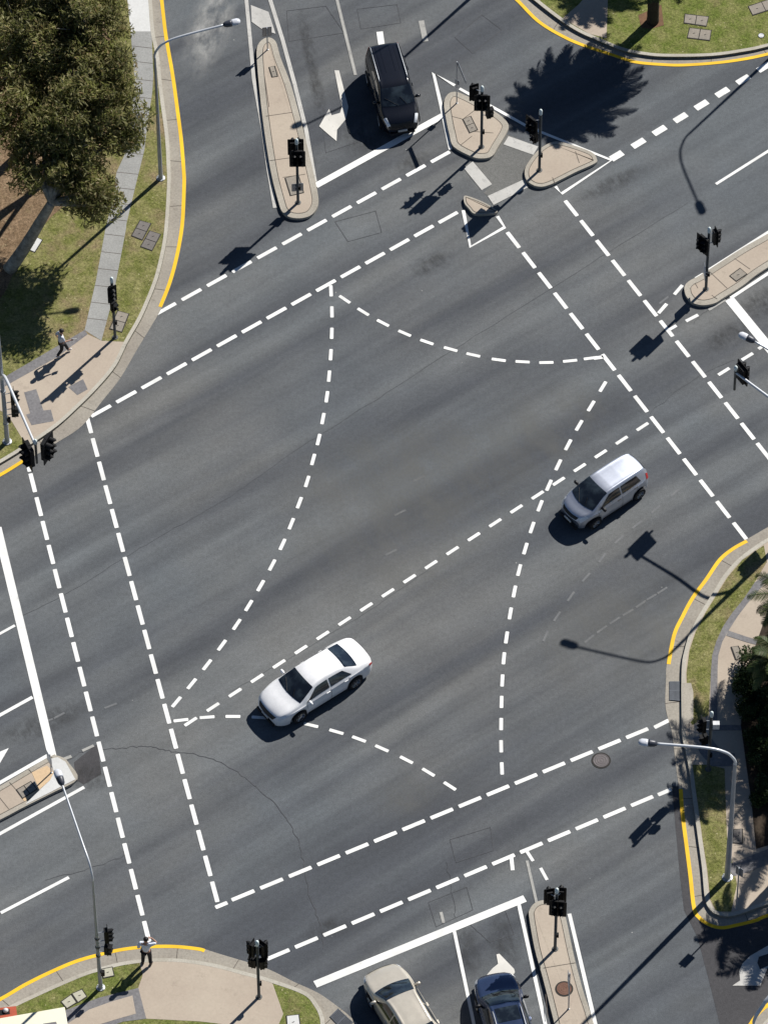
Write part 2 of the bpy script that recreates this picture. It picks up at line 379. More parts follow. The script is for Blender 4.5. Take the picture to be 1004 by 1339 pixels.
Z1, Z2, Z3 = KH+.001, KH+.006, KH+.011
PV = lambda px, m_='pink', z=Z1, n='pavement': flat(n, px, z, M[m_])
# north west corner
PV([(160,-60),(167,0),(171,41),(199,41),(195.5,0),(188,-60)], 'newconc', Z1, 'footpath')
PV([(171,41),(176,100),(172,160),(165.7,197),(152.8,225),(145,272),(138,300),(130.8,340),(125.5,368.7),(111,431.5),(133,445.5),(146.4,395.6),(155.4,350.8),(165,300),(165.7,292.6),(178.7,238),(189,196.8),(194,155),(199.4,121.7),(200.7,98),(199,51.8),(199,41)], 'path', Z1, 'footpath')
PV([(115,437),(133,445.5),(163,447),(150,476),(126,504),(99,531),(72,555),(34,581),(10.5,542),(-30,520),(18,498.7),(74.7,467)])
PV([(-120,560),(-120,440),(-30,520)], 'pink')
PV([(-60,530),(8,492),(111,431.5),(115,437),(74.7,467),(18,498.7),(-30,527)], 'brick', Z2)
PV([(32,513),(47.8,508.7),(57.3,536.7),(67,535.6),(71,550.5),(41.8,555.9),(34.6,542),(40,540.3)], 'brick', Z2)
PV([(89.6,506),(109,495.7),(115,509),(101.6,516.6)], 'brick', Z2)
flat('leaf_litter_bed', [(-200,-100),(60,-100),(150,60),(140,170),(110,245),(66,285),(30,330),(8,380),(-20,420),(-200,480)], Z1, M['litter'])
# north east corner
PV([(735,24),(757,5),(778,-20),(795,-20),(792.5,50),(770,44)])
PV([(834,20),(864,6),(867.5,33),(850,38),(838,36)], 'soil', Z1, 'planting_bed')
# south east corner
flat('verge', [(998,713),(1002,735),(986,761.7),(971.7,783),(957,801),(944.8,819),(935.9,838.8),(930.5,856.8),(928.7,881.9),(926,935),(905,948),(899,940),(897,880),(901,850),(909,826),(922,801),(938,775),(951,754),(970,732)], Z1, M['grass'])
flat('verge', [(904,1000),(925,1000),(947,1005),(948,1042),(950,1095),(963,1156),(955.4,1192),(936,1192),(928,1176),(924,1136),(918,1098),(912,1052)], Z1, M['grass'])
PV([(1060,705),(1060,722),(1004,757),(989.7,774),(977,788.6),(964.6,804.8),(952,824.5),(944,838.8),(938.6,856.8),(937.7,873),(937,948),(970,948),(970,955),(928,955),(928.7,881.9),(930.5,856.8),(935.9,838.8),(944.8,819),(957,801),(971.7,783),(986,761.7),(1004,749)], 'brick', Z2)
PV([(952,824.5),(977,833),(1010,842),(1010,849),(975,839.5),(949,831)], 'brick', Z2)
PV([(905,965),(925,960),(945,985),(960,985),(962,1002),(930,1002),(915,985)], 'brick', Z2)
PV([(952,1130),(1004,1110),(1060,1095),(1060,1115),(1004,1130),(975,1141),(957,1146)], 'brick', Z2)
flat('garden_bed', [(1010,780),(985,850),(974,880),(968,948),(975,1000),(982,1050),(988,1110),(1120,1070),(1500,1000),(1500,760)], Z3, M['mulch'])
flat('pit_lintel', [(892,893),(903,893),(906,905),(906,940),(897,950),(892,955)], KH+.012, M['concrete'], th=.1)
# south west corner
PV([(183,1260),(194,1257),(220,1256),(248,1258),(284,1264.5),(317.6,1273),(353.9,1284),(357,1287),(370.6,1325.8),(362,1345),(375,1420),(300,1420),(290,1339),(261.8,1335.6),(220,1333.4),(191.6,1332),(181,1291.8),(187,1275)])
PV([(60,1332),(88,1320),(129.5,1304.7),(155.4,1298),(181.3,1291.8),(191.5,1332),(160.5,1336),(130,1348),(110,1372),(50,1380)], 'brick', Z2)
PV([(72,1348),(88,1339),(116.5,1320.3),(145,1310),(173.5,1301.6),(178,1325.4),(155,1332),(132,1339),(105,1352),(90,1370)], 'pink', Z3)

# ------------------------------------------------------------------ traffic islands
def island(px, inner=.3, mat_='pink', joints=(), n=4, hc=.15):
    inner = inner*.8
    W = [Vector((p.x, p.y, 0)) for p in crom([at(*p, hc) for p in px], n, True)]
    o = flat('traffic_island', None, hc, M['concrete'], pts=W, th=hc)
    flat('island_paving', None, hc+.004, M[mat_], pts=inset(W, inner))
    mb = MB()
    for a, b in joints:
        A, B = at(*a, hc), at(*b, hc); ribbon(mb, [A, B], -.014, .014, hc+.008)
    IW = inset(W, inner); IW.append(IW[0]); ribbon(mb, IW, -.012, .012, hc+.0085)
    tag(mb.build('paving_joint', M['joint']), kind='structure')
    return W
island([(348.8,49),(337,59.6),(336.5,85.4),(343.6,155),(354,222.7),(364.3,264),(369.5,277),(379.8,284),(395.4,285),(408.3,280),(416,267),(415,250),(405.7,207),(392.8,155),(379.8,108.8),(366.9,75),(360.4,54)], .34,
       joints=[((348,152),(382,147)),((353,210),(390,205)),((370,232),(399,228)),((346,100),(352,140))])
island([(595.8,120),(607,124),(620.9,131),(651.5,149),(664,161.7),(662.7,172),(651.5,191),(643,204),(629,207),(615.3,204),(593,191.5),(587.4,175.6),(583.2,156),(580.4,134),(586,122.6)], .34,
       joints=[((590,152),(605,156)),((605,156),(622,143)),((617,178),(602,190)),((620,172),(645,174)),((605,156),(614,173)),((613,152),(622,168))])
island([(718.5,186.8),(735,186),(771.5,198),(780,208),(777,213.6),(752,225),(718.5,241.5),(701.7,243.5),(689.2,236.5),(685.6,225.8),(689,214.6),(701.7,198)], .22, joints=[((752,198),(757,213)),((722,232),(725,240))])
island([(607,256),(618,258.5),(634.8,265.5),(648,274),(650,277),(643,279),(620.9,279.5),(612.5,272),(607,265)], .12)
island([(895,383),(894.7,374),(901,367),(914.4,360),(936.8,345.5),(970.4,324),(1004,305),(1100,249),(1200,190),(1215,225),(1115,284),(1004,349),(970.4,373.5),(945.8,389),(934.6,396),(918.9,399),(905.4,396),(898.7,390)], .34,
       joints=[((928,356),(950,377)),((960,338),(980,352)),((908,370),(912,377)),((930,386),(937,391))])
island([(-80,1072),(-40,1050),(0,1028),(64.5,989.7),(74,988),(83.7,991),(90.8,998),(101.6,1018.6),(70,1036),(35.9,1053),(0,1072),(-80,1112)], .26,
       joints=[((38,1006),(56,1026)),((13,1023),(34,1047)),((0,1043),(12,1058))])
flat('island_paving', [(42,1010),(62,1001),(71,1010),(66,1020),(33,1048),(29,1044),(50,1028)], .161, M['orange'])
flat('island_paving', [(66,992),(76,990),(86,996),(99,1019),(60,1039),(34,1052),(36,1049),(66,1020),(71,1010)], .165, M['newconc'])
island([(706.3,1177.5),(697.4,1182),(692,1190),(691.5,1199),(699,1241),(709.3,1278),(724,1336),(745,1420),(800,1420),(776,1339),(769,1316),(761,1292),(749.4,1247),(737.5,1192.5),(730,1182),(716.7,1177.5)], .26,
       joints=[((710,1266),(752,1259)),((713,1300),(716,1330))])

# ------------------------------------------------------------------ road markings
ZP = .009
ZC = [0]
def zup():
    ZC[0] += 1; return ZC[0]*.00012
def dashes(name, A, B, n, ln=.99, wd=.175, m_='white', extra=(), z=ZP):
    z = z+zup()
    A, B = at(*A), at(*B); d = (B-A).normalized(); nr = Vector((-d.y, d.x, 0)); mb = MB()
    L = [(A+(B-A)*(i/(n-1)), d, ln, wd) for i in range(n)]
    for (c, q, l2) in extra:
        dd = (at(*q)-at(*c)); dd.normalize(); L.append((at(*c), dd, l2, wd))
    for c, d, l, w_ in L:
        nr = Vector((-d.y, d.x, 0)); a = d*(l/2); b = nr*(w_/2); r = min(.022, w_/3)
        ar = d*(l/2-r); br = nr*(w_/2-r)
        pts = [c+a+br, c+ar+b, c-ar+b, c-a+br, c-a-br, c-ar-b, c+ar-b, c+a-br]
        mb.add([Vector((p.x, p.y, z)) for p in pts], [tuple(range(8))])
    tag(mb.build(name, M[m_]), kind='structure')
def curve_dashes(pts, ln=.60, wd=.145, skip=()):
    mb = MB(); n = len(pts); W = [at(*p) for p in pts]; zz_ = ZP+zup()
    for i, c in enumerate(W):
        d = (W[min(i+1, n-1)]-W[max(i-1, 0)]).normalized(); nr = Vector((-d.y, d.x, 0)); a = d*(ln/2); b = nr*(wd/2); r = .022
        ar = d*(ln/2-r); br = nr*(wd/2-r)
        mb.add([Vector((p.x, p.y, zz_)) for p in (c+a+br, c+ar+b, c-ar+b, c-a+br, c-a-br, c-ar-b, c+ar-b, c+a-br)], [tuple(range(8))])
    tag(mb.build('turn_line_marking', M['white']), kind='structure')
def line(name, pts, wd, m_='white', z=ZP+.001):
    z = z+zup()
    mb = MB(); ribbon(mb, [at(*p) for p in pts], -wd/2, wd/2, z); tag(mb.build(name, M[m_]), kind='structure')
CW = 'crossing_line_marking'
dashes(CW, (217.5,403.7), (575.7,205.3), 12)
dashes(CW, (132.4,537.5), (585.8,284.5), 15)
dashes(CW, (746.5,272.5), (955.9,537), 11); dashes(CW, (977,564), (1018.5,616.5), 3)
dashes(CW, (670.9,314), (966.8,694.4), 15, extra=[((782,467.8),(792,466.4),.42)])
dashes(CW, (43.3,631.5), (192,1218), 19, extra=[((37,607),(40,619),.8)])
dashes(CW, (116.5,554.6), (281,1166.3), 20, extra=[((289.7,1183.6),(296,1181),.52)])
dashes(CW, (317.9,1171), (832.6,958.9), 15, extra=[((864.6,946.7),(868,945),.7)])
dashes(CW, (363.6,1248.3), (839,1047.7), 14, extra=[((868.5,1035.9),(872,1034.4),.6)])
dashes('turn_line_marking', (839.6,558), (249.6,943.8), 22, .62, .145)
curve_dashes([(432.8,380.5),(434,408),(433.8,436),(432.5,464),(430.3,492),(427.4,519),(422.3,547.5),(416.6,574.9),(409.5,601),(401.7,629.7),(391.5,657.5),(381,685),(369.5,712),(356,739),(341,766),(325.4,792),(309.8,816.6),(290.4,843.8),(271,869.4),(251,894.3),(231,918)])
curve_dashes([(450.7,391.6),(474.9,407.9),(500.7,422.5),(529,436),(558,447.4),(589,456.7),(618.6,464.3),(651.8,470.7),(683,473.2),(714,474.2),(745,472),(772,468.5)])
curve_dashes([(787.8,505.7),(772.5,531),(756.8,556.4),(742.5,581.8),(729.6,608),(717.4,634.7),(705.7,661.6),(695.3,690),(686.6,717.5),(678.5,745.6),(672.3,773.6),(666.9,802.3),(662,833.7),(658.5,861),(656.5,890),(655.5,918),(655,947),(655,976),(656,1005)])
curve_dashes([(236.9,941.9),(271,938),(304.8,937),(339,938.3),(373,941.5),(406.7,948.4),(439.9,957),(469.4,966.6),(499.2,978.8),(531.3,993.8),(560,1010),(588,1028)])
for a, b, l, wd in (((886.4,379.2),(892,372.7),.62,.15), ((865.8,403.6),(872,396.5),.62,.15), ((879,428.7),(886,424.5),.4,.14), ((904.3,416),(912,412),.62,.15), ((976.5,466.5),(983,462.5),.6,.15),
                    ((945.8,486),(953,481.5),.6,.15), ((995,453.8),(999,451),.35,.15), ((669,1128.3),(669.6,1134),.72,.15), ((710.7,1143),(714,1149),.62,.13), ((692,1118.8),(696,1125),.6,.13),
                    ((497.6,50.5),(499,60),.78,.28), ((806,204),(812,200.4),.62,.33)):
    mid = at(*a); dashes('lane_marking', a, a, 2, .0001, .0001, extra=[(a, b, l)]) if False else None
    d = (at(*b)-mid).normalized(); mb = MB(); ribbon(mb, [mid-d*l/2, mid+d*l/2], -wd/2, wd/2, ZP+.002+zup()); tag(mb.build('lane_marking', M['white']), kind='structure')
dashes('lane_marking', (834.3,187.5), (998.2,88), 7, .66, .31); dashes('lane_marking', (1025,72), (1080,39), 3, .66, .31)
line('lane_marking', [(550.6,27.2),(556.3,54.4)], .24, 'faded')
line('stop_line', [(-3,690),(69,990)], .34)
line('stop_line', [(412,1287.5),(686,1175)], .33)
line('stop_line', [(413,243),(578.5,151.5)], .30)
line('stop_line', [(952.7,391),(1001,450),(1040,498)], .42)
LM = 'lane_marking'
line(LM, [(-60,861),(0,829),(20,818)], .12); line(LM, [(-60,969),(0,935.6),(43,911.8)], .15)
line(LM, [(-60,1058),(0,1024),(63,988)], .16); line(LM, [(-60,1123),(0,1090.7),(110.5,1029.5)], .145)
line(LM, [(82.5,993.3),(93.8,989)], .14, 'faded'); line(LM, [(108,982),(123,975)], .12, 'faded')
line(LM, [(1.5,1194),(90.5,1147.5)], .14)
line(LM, [(593.8,1218),(619.3,1339),(640,1430)], .13); line(LM, [(576.3,1192.8),(579.8,1207)], .12, 'faded')
line(LM, [(676.6,1176),(712.5,1339),(735,1430)], .145); line(LM, [(744,1195),(778,1339),(800,1430)], .15)
line(LM, [(688.7,1125.6),(701.5,1181.5)], .11, 'faded')
line(LM, [(432,-40),(440.7,0),(464.8,98.4)], .13, 'faded')
line(LM, [(316,-40),(322.3,0),(326.7,46.6),(332,103.6),(343.6,168),(351.3,222.7),(359.6,272)], .16, 'pad')
line(LM, [(345,-40),(353.4,0),(369.5,51.8),(385,108.8),(400.5,171),(412,238)], .17, 'pad')
line(LM, [(594.4,112),(566.5,95.5),(576,136),(588.8,195.7)], .15)
line(LM, [(600.5,116),(690.6,166.4),(799.3,209.7),(733.8,253.5),(726,244)], .14)
line(LM, [(605.5,275.2),(614.7,323),(659.5,297.5),(650,283)], .15)
line(LM, [(1080,151),(1004,197.6),(935.5,241)], .13)
line(LM, [(909,364.5),(919,358.5)], .15); line(LM, [(924,355),(1004,304),(1100,247)], .16)
line(LM, [(954.7,390),(1004,357.5),(1100,300)], .15); line(LM, [(926,405.6),(948,392)], .12, 'faded')
for px, m_, nm in (([(328,6.5),(351.3,15.5),(360.4,44),(343.6,38.8),(329.3,28.5)], 'pad', 'painted_nose'),
                   ([(437.3,92),(443.3,92),(455.5,139.8),(452.4,155.4),(440.7,169.6),(440,184.4),(428.5,174.8),(417.4,165),(430.3,142.4),(433.7,150.7),(444.5,147.6),(447,139.8)], 'arrow', 'turn_arrow'),
                   ([(648.8,1248),(652.6,1247),(671.8,1266.8),(673,1271),(669,1277.8),(665.7,1295),(632,1300),(632.9,1283.8),(637,1274),(643.8,1266),(651,1260.3)], 'arrow', 'turn_arrow'),
                   ([(-40,1010),(-16,990),(12,978),(-2,1002),(-30,1030)], 'white', 'turn_arrow'),
                   ([(957,1288.8),(967,1282),(966,1270),(970,1260),(980,1250),(1004,1236),(1030,1222),(1034,1232),(1004,1247),(991.5,1251),(989.5,1259),(993,1267.5),(1004,1262.5),(993.5,1288.8)], 'pad', 'turn_arrow'),
                   ([(664.6,178),(703.4,191.5),(697,202.5),(658,188.7)], 'pad', 'crossing_pad'), ([(618,211),(643.3,240.8),(629.6,248.6),(606.3,220)], 'pad', 'crossing_pad'), ([(685,234.3),(690.5,244.7),(645,268),(637.4,256.3)], 'pad', 'crossing_pad')):
    flat(nm, px, ZP+.002+zup(), M[m_])
flat('road_patch', [(651,180),(664,176),(703,192),(688,218),(686,236),(640,258),(632,252),(644,241),(620,212),(640,207)], .007, M['gutter'] if False else asphalt('asphalt_grey_patch', (.12, .12, .115), (.14, .14, .13), streak=False))
def crackline(pts, wd=.03, seed=1, m_='crack', jit=.05):
    rnd = random.Random(seed); P = crom([at(*p) for p in pts], 7); Q = [p+Vector((rnd.uniform(-jit, jit), rnd.uniform(-jit, jit), 0)) for p in P]
    mb = MB(); ribbon(mb, Q, -wd/2, wd/2, .0085); tag(mb.build('road_crack', M[m_]), kind='structure')
crackline([(133,980),(170,977),(198,976),(225,983),(262,988),(300,1003),(335,1030),(365,1058),(385,1088),(397,1125),(405,1170),(418,1205),(424,1240)], .026, 1)
crackline([(20,810),(95,772),(165,728),(230,690),(300,650),(370,600),(432,560),(520,505),(620,440),(720,378),(810,320),(900,265)], .018, 2, 'seam', .03)
crackline([(83,1000),(100,987),(118,979)], .02, 3); crackline([(60,1150),(120,1135),(165,1118)], .02, 4)
crackline([(583,1128),(590,1160),(596,1200)], .02, 5); crackline([(905,425),(925,405),(945,395)], .02, 6); crackline([(400,290),(412,262)], .02, 8)
crackline([(850,540),(900,500),(960,470)], .016, 9, 'seam'); crackline([(300,905),(380,860),(480,800),(560,745)], .016, 10, 'seam', .03)
for q in ([(375,14.3),(426,8),(450,43),(378,54)], [(629.6,19.4),(655.5,38.8),(618,70),(594.6,49)], [(438,290),(491,276),(499,304),(455,316)], [(588,1098),(641,1082),(645,1112),(596,1128)], [(422,160),(470,150),(478,182),(426,200)], [(467,12),(519,6),(524,30),(472,38)],
          [(560,1180),(610,1160),(618,1190),(570,1212)], [(610,1205),(660,1190),(672,1222),(640,1232)]):
    W = [at(*p) for p in q]; W.append(W[0]); mb = MB()
    for i in range(4): ribbon(mb, [W[i], W[i+1]], -.012, .012, .0083)
    tag(mb.build('loop_cut', M['crack']), kind='structure')

def cross_joints(Lp, Rp, ys, z):
    def xat(P, y):
        for a, b in zip(P, P[1:]):
            if a[1] <= y <= b[1]: t = (y-a[1])/(b[1]-a[1]+1e-9); return a[0]+(b[0]-a[0])*t
        return P[0][0] if y < P[0][1] else P[-1][0]
    for y in ys:
        mb = MB(); ribbon(mb, [at(xat(Lp, y-1), y-1, z), at(xat(Rp, y+2), y+2, z)], -.013, .013, z+.003); tag(mb.build('path_joint', M['joint']), kind='structure')
cross_joints([(171,41),(176,100),(172,160),(165.7,197),(152.8,225),(145,272),(138,300),(130.8,340),(125.5,368.7),(111,431.5)], [(199,41),(199,51.8),(200.7,98),(199.4,121.7),(194,155),(189,196.8),(178.7,238),(165.7,292.6),(155.4,350.8),(146.4,395.6),(133,445.5)],
    [61,81,104,127,149,173,200,226,246,266,287,307,330,352,374,396,417], Z1)
def stain(name, pxy, rx, ry, ang, c, amt, seed, sc=1.6):
    mm, n, b = mat(name, .85, .2); b.inputs['Base Color'].default_value = (*c, 1)
    v = coord(n, (1/rx, 1/ry, 1)); gr = N(n, 'ShaderNodeTexGradient', gradient_type='SPHERICAL'); n.links.new(v, gr.inputs[0])
    mp = coord(n, (sc, sc*.5, 1)); nz = N(n, 'ShaderNodeTexNoise', noise_dimensions='4D'); nz.inputs['W'].default_value = seed; nz.inputs['Scale'].default_value = 1; nz.inputs['Detail'].default_value = 6; nz.inputs['Roughness'].default_value = .7; n.links.new(mp, nz.inputs['Vector'])
    mu = mix(n, ramp(n, gr.outputs['Fac'], [(0, 0), (.6, 1)]), ramp(n, nz.outputs['Fac'], [(.38, 0), (.68, amt)]), 1.0, 'MULTIPLY')
    n.links.new(mu, b.inputs['Alpha'])
    p = at(*pxy); mb = MB(); mb.add([(-rx, -ry, 0), (rx, -ry, 0), (rx, ry, 0), (-rx, ry, 0)], [(0, 1, 2, 3)]); o = mb.build('road_stain', mm)
    o.location = (p.x, p.y, .0065+seed*.00008); o.rotation_euler = (0, 0, R(ang)); tag(o, kind='structure')
stain('dust_stain', (275,32), 1.1, 3.4, -12, (.42, .42, .40), .75, 1)
stain('dust_stain', (652,222), 1.6, 1.6, 0, (.36, .35, .32), .6, 2, 3)
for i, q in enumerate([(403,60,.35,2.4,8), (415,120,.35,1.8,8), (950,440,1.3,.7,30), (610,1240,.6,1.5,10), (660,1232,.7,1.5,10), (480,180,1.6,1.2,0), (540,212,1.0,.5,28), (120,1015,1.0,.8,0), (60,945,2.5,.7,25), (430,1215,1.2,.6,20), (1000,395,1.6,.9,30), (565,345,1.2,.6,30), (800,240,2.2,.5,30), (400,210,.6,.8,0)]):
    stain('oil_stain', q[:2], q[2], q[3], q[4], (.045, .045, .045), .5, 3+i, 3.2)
for i, q in enumerate([(520,700,5,3.5), (600,620,5,3), (720,560,4,2.5), (820,820,5,3), (480,610,5,2), (530,1040,1.6,1.2)]):
    stain('brown_wear', q[:2], q[2], q[3], 25, (.17, .17, .158), .38, 20+i, .8)
M['ghost'] = paint('road_paint_ghost', (.165, .168, .168), .38, (.10, .105, .11), .52)
for P in ([(894,634),(870,655),(844,677),(821,695),(797,716),(777,743),(755,767),(737,793),(719,819),(707,845)], [(872,768),(858,777),(846,784),(829,796),(812,806),(795,817),(778,829),(762,842)], [(560,620),(535,632)], [(520,672),(526,669)], [(508,724),(514,721)], [(55,945),(70,940),(85,932)], [(140,925),(150,921)], [(863,396),(872,389)]):
    for a, b in zip(P, P[1:]):
        A, B = at(*a), at(*b); d = (B-A).normalized(); c_ = (A+B)/2; mb = MB(); ribbon(mb, [c_-d*.27, c_+d*.27], -.045, .045, ZP-.001); tag(mb.build('old_marking', M['ghost']), kind='structure')

# ------------------------------------------------------------------ pit covers, manholes, grates
def pit(q, zt, label, lids=2, m_='lid', split=0, group='concrete pit covers set in the ground'):
    """frame round two lids from a traced quad; split=0 cuts across the first edge, 1 across the second"""
    W = [at(*p, zt) for p in q]; c = sum(W, Vector())/4; o = empty('pit_cover', (c.x, c.y, zt), 0, label, 'pit cover', group)
    L = [Vector((p.x-c.x, p.y-c.y, 0)) for p in W]
    mb = MB(); mb.add([p+Vector((0, 0, .012)) for p in inset(L, -.03)], [(0, 1, 2, 3)]); mb.build('frame', M['gap'], o)
    def sub(t0, t1):
        a, b, c2, d = L
        if split: a, b, c2, d = b, c2, d, a
        return [a.lerp(b, t0), a.lerp(b, t1), d.lerp(c2, t1), d.lerp(c2, t0)]
    for k in range(lids):
        s = inset(sub(k/lids, (k+1)/lids), .025); mb = MB()
        mb.add([p+Vector((0, 0, .020)) for p in s]+[p+Vector((0, 0, .012)) for p in s], [(0, 1, 2, 3)]+[(i, (i+1) % 4, (i+1) % 4+4, i+4) for i in range(4)])
        e = mb.build('lid', M[m_], o)
        cc = sum(s, Vector())/4; h = MB(); h.box(cc+Vector((0, 0, .0215)), (.10, .03, .004), .4); h.build('lifting_slot', M['gap'], e)
    return o
pit([(183.5,288.4),(197.6,292.4),(186.2,314),(172.4,308.5)], KH, 'dark twin pit cover in the north-west grass, nearer the footpath of the touching pair', m_='lid_dark', split=1)
pit([(196.3,301.8),(210.4,306.5),(199,328),(184.2,322.7)], KH, 'dark twin pit cover in the north-west grass, nearer the kerb of the touching pair', m_='lid_dark', split=1)
pit([(154.5,406.5),(168.8,410.5),(159.5,434.5),(144,430)], KH, 'pale twin pit cover at the foot of the signal post beside the footpath', m_='lid', split=1)
pit([(43,308),(56,314),(46,330),(32,324)], KH, 'pale concrete pit cover half shaded by the leaning gum trunk', 1, 'newconc')
pit([(895,18.6),(926,22.2),(923,34.4),(893.7,30)], KH, 'upper twin pit cover of the parallel pair in the north-east lawn')
pit([(901,36.6),(929.6,40),(927.4,53),(898,49.5)], KH, 'lower twin pit cover of the parallel pair in the north-east lawn, nearer the kerb')
pit([(977.6,8.6),(1012,-3),(1018,9),(983.4,20)], KH, 'slanting twin pit cover at the top right corner of the lawn')
pit([(80.3,1310),(93.2,1300.8),(100.5,1311.2),(88,1319)], KH, 'square pale pit cover in the south-west grass, beside the cream roof', 1, 'lid_pale')
pit([(94.5,1299.5),(107.5,1293.8),(114,1303.4),(102.3,1311)], KH, 'square pale pit cover in the south-west grass, just under the lamp pole shadow', 1, 'lid_pale')
pit([(133,1267.5),(147,1264.6),(149.7,1276),(135.5,1279)], KH, 'square pale pit cover between the lamp pole and the standing person', 1, 'lid_pale')
pit([(374.7,1328.6),(390.8,1326.8),(393,1345),(376,1347)], KH, 'pale pit cover on the grass wedge by the bottom edge, near the kerb grate', 1, 'newconc')
pit([(955.5,846),(964.5,845),(971,860),(961.5,862.5)], KH+.006, 'narrow pit cover in the pink footpath, just west of the palm shadow', 1, 'lid')
pit([(958,1085),(970,1084),(970,1103),(957,1102)], KH+.006, 'shaded pit cover in the pink path beside the thick lamp pole', 1, 'lid_dark')
pit([(352,88),(359,86.5),(363,100),(356,101)], .155, 'small pit cover near the northern end of the long pink island', 1, 'lid')
pit([(373,233),(390,229),(397,252),(380,256)], .155, 'large square pit cover at the foot of the signal post on the long pink island', 1, 'lid')
pit([(605,156),(615,152),(624,170),(614,174)], .155, 'twin pit cover on the five-sided pink island', 2, 'lid', 1)
pit([(953.5,361),(967,351),(976,358.5),(962,368)], .155, 'slanting pit cover on the eastern pink island', 1, 'lid')
pit([(22,1033),(41,1022),(49,1032),(30,1044)], .158, 'twin grey pit cover on the western island, under the sign shadow', 2, 'lid')
def disc(name, px, z, r, label, cat, m_, rings=3, group=None):
    c = at(*px, z); o = empty(name, (c.x, c.y, z), 0, label, cat, group)
    mb = MB(); mb.lathe([(r+min(.07, r*.22), .001), (r+min(.07, r*.22), .008), (r+.008, .010), (r+.008, .003)], 32); mb.build('frame', M['gap'], o)
    mb = MB(); prof = [(r, .004)]
    for k in range(rings*2): prof += [(r*(1-(k)/(rings*2+1)), .018-.005*(k % 2)), (r*(1-(k+.5)/(rings*2+1)), .018-.005*(k % 2))]
    prof.append((.01, .016)); mb.lathe(prof, 32); mb.build('lid', M[m_], o)
disc('manhole_cover', (785.5,994.5), .003, .32, 'dark round manhole cover in the road, south of the right-hand crossing line', 'manhole cover', 'iron')
disc('manhole_cover', (737.3,1293), .158, .29, 'rusty brown round manhole cover on the southern pink island', 'manhole cover', 'rust')
disc('bollard_cap', (994.6,46.6), KH, .12, 'small white round cap in the north-east lawn by the kerb', 'cap', 'signwhite')
def grate(q, z, label):
    W = [at(*p, z) for p in q]; c = sum(W, Vector())/4; o = empty('drain_grate', (c.x, c.y, z), 0, label, 'drain grate', 'kerbside drain grates')
    L = [Vector((p.x-c.x, p.y-c.y, 0)) for p in W]
    mb = MB(); mb.add([p+Vector((0, 0, .006)) for p in L], [(0, 1, 2, 3)]); mb.build('pit_opening', M['gap'], o)
    mb = MB(); n = 9
    for k in range(n):
        t = (k+.5)/n; a = L[0].lerp(L[1], t); b = L[3].lerp(L[2], t); ribbon(mb, [a, b], -.02, .02, .03, .02)
    for t in (.02, .5, .98):
        ribbon(mb, [L[0].lerp(L[3], t), L[1].lerp(L[2], t)], -.02, .02, .033, .024)
    mb.build('grille_bars', M['grate'], o)
grate([(874.6,891.5),(889,891.5),(889,917),(874.6,915.5)], .012, 'steel drain grate in the right-hand gutter by the widened kerb')
grate([(431.2,1329.8),(442.2,1319),(462,1337),(450,1350)], .012, 'steel drain grate at the bottom edge in front of the beige car')

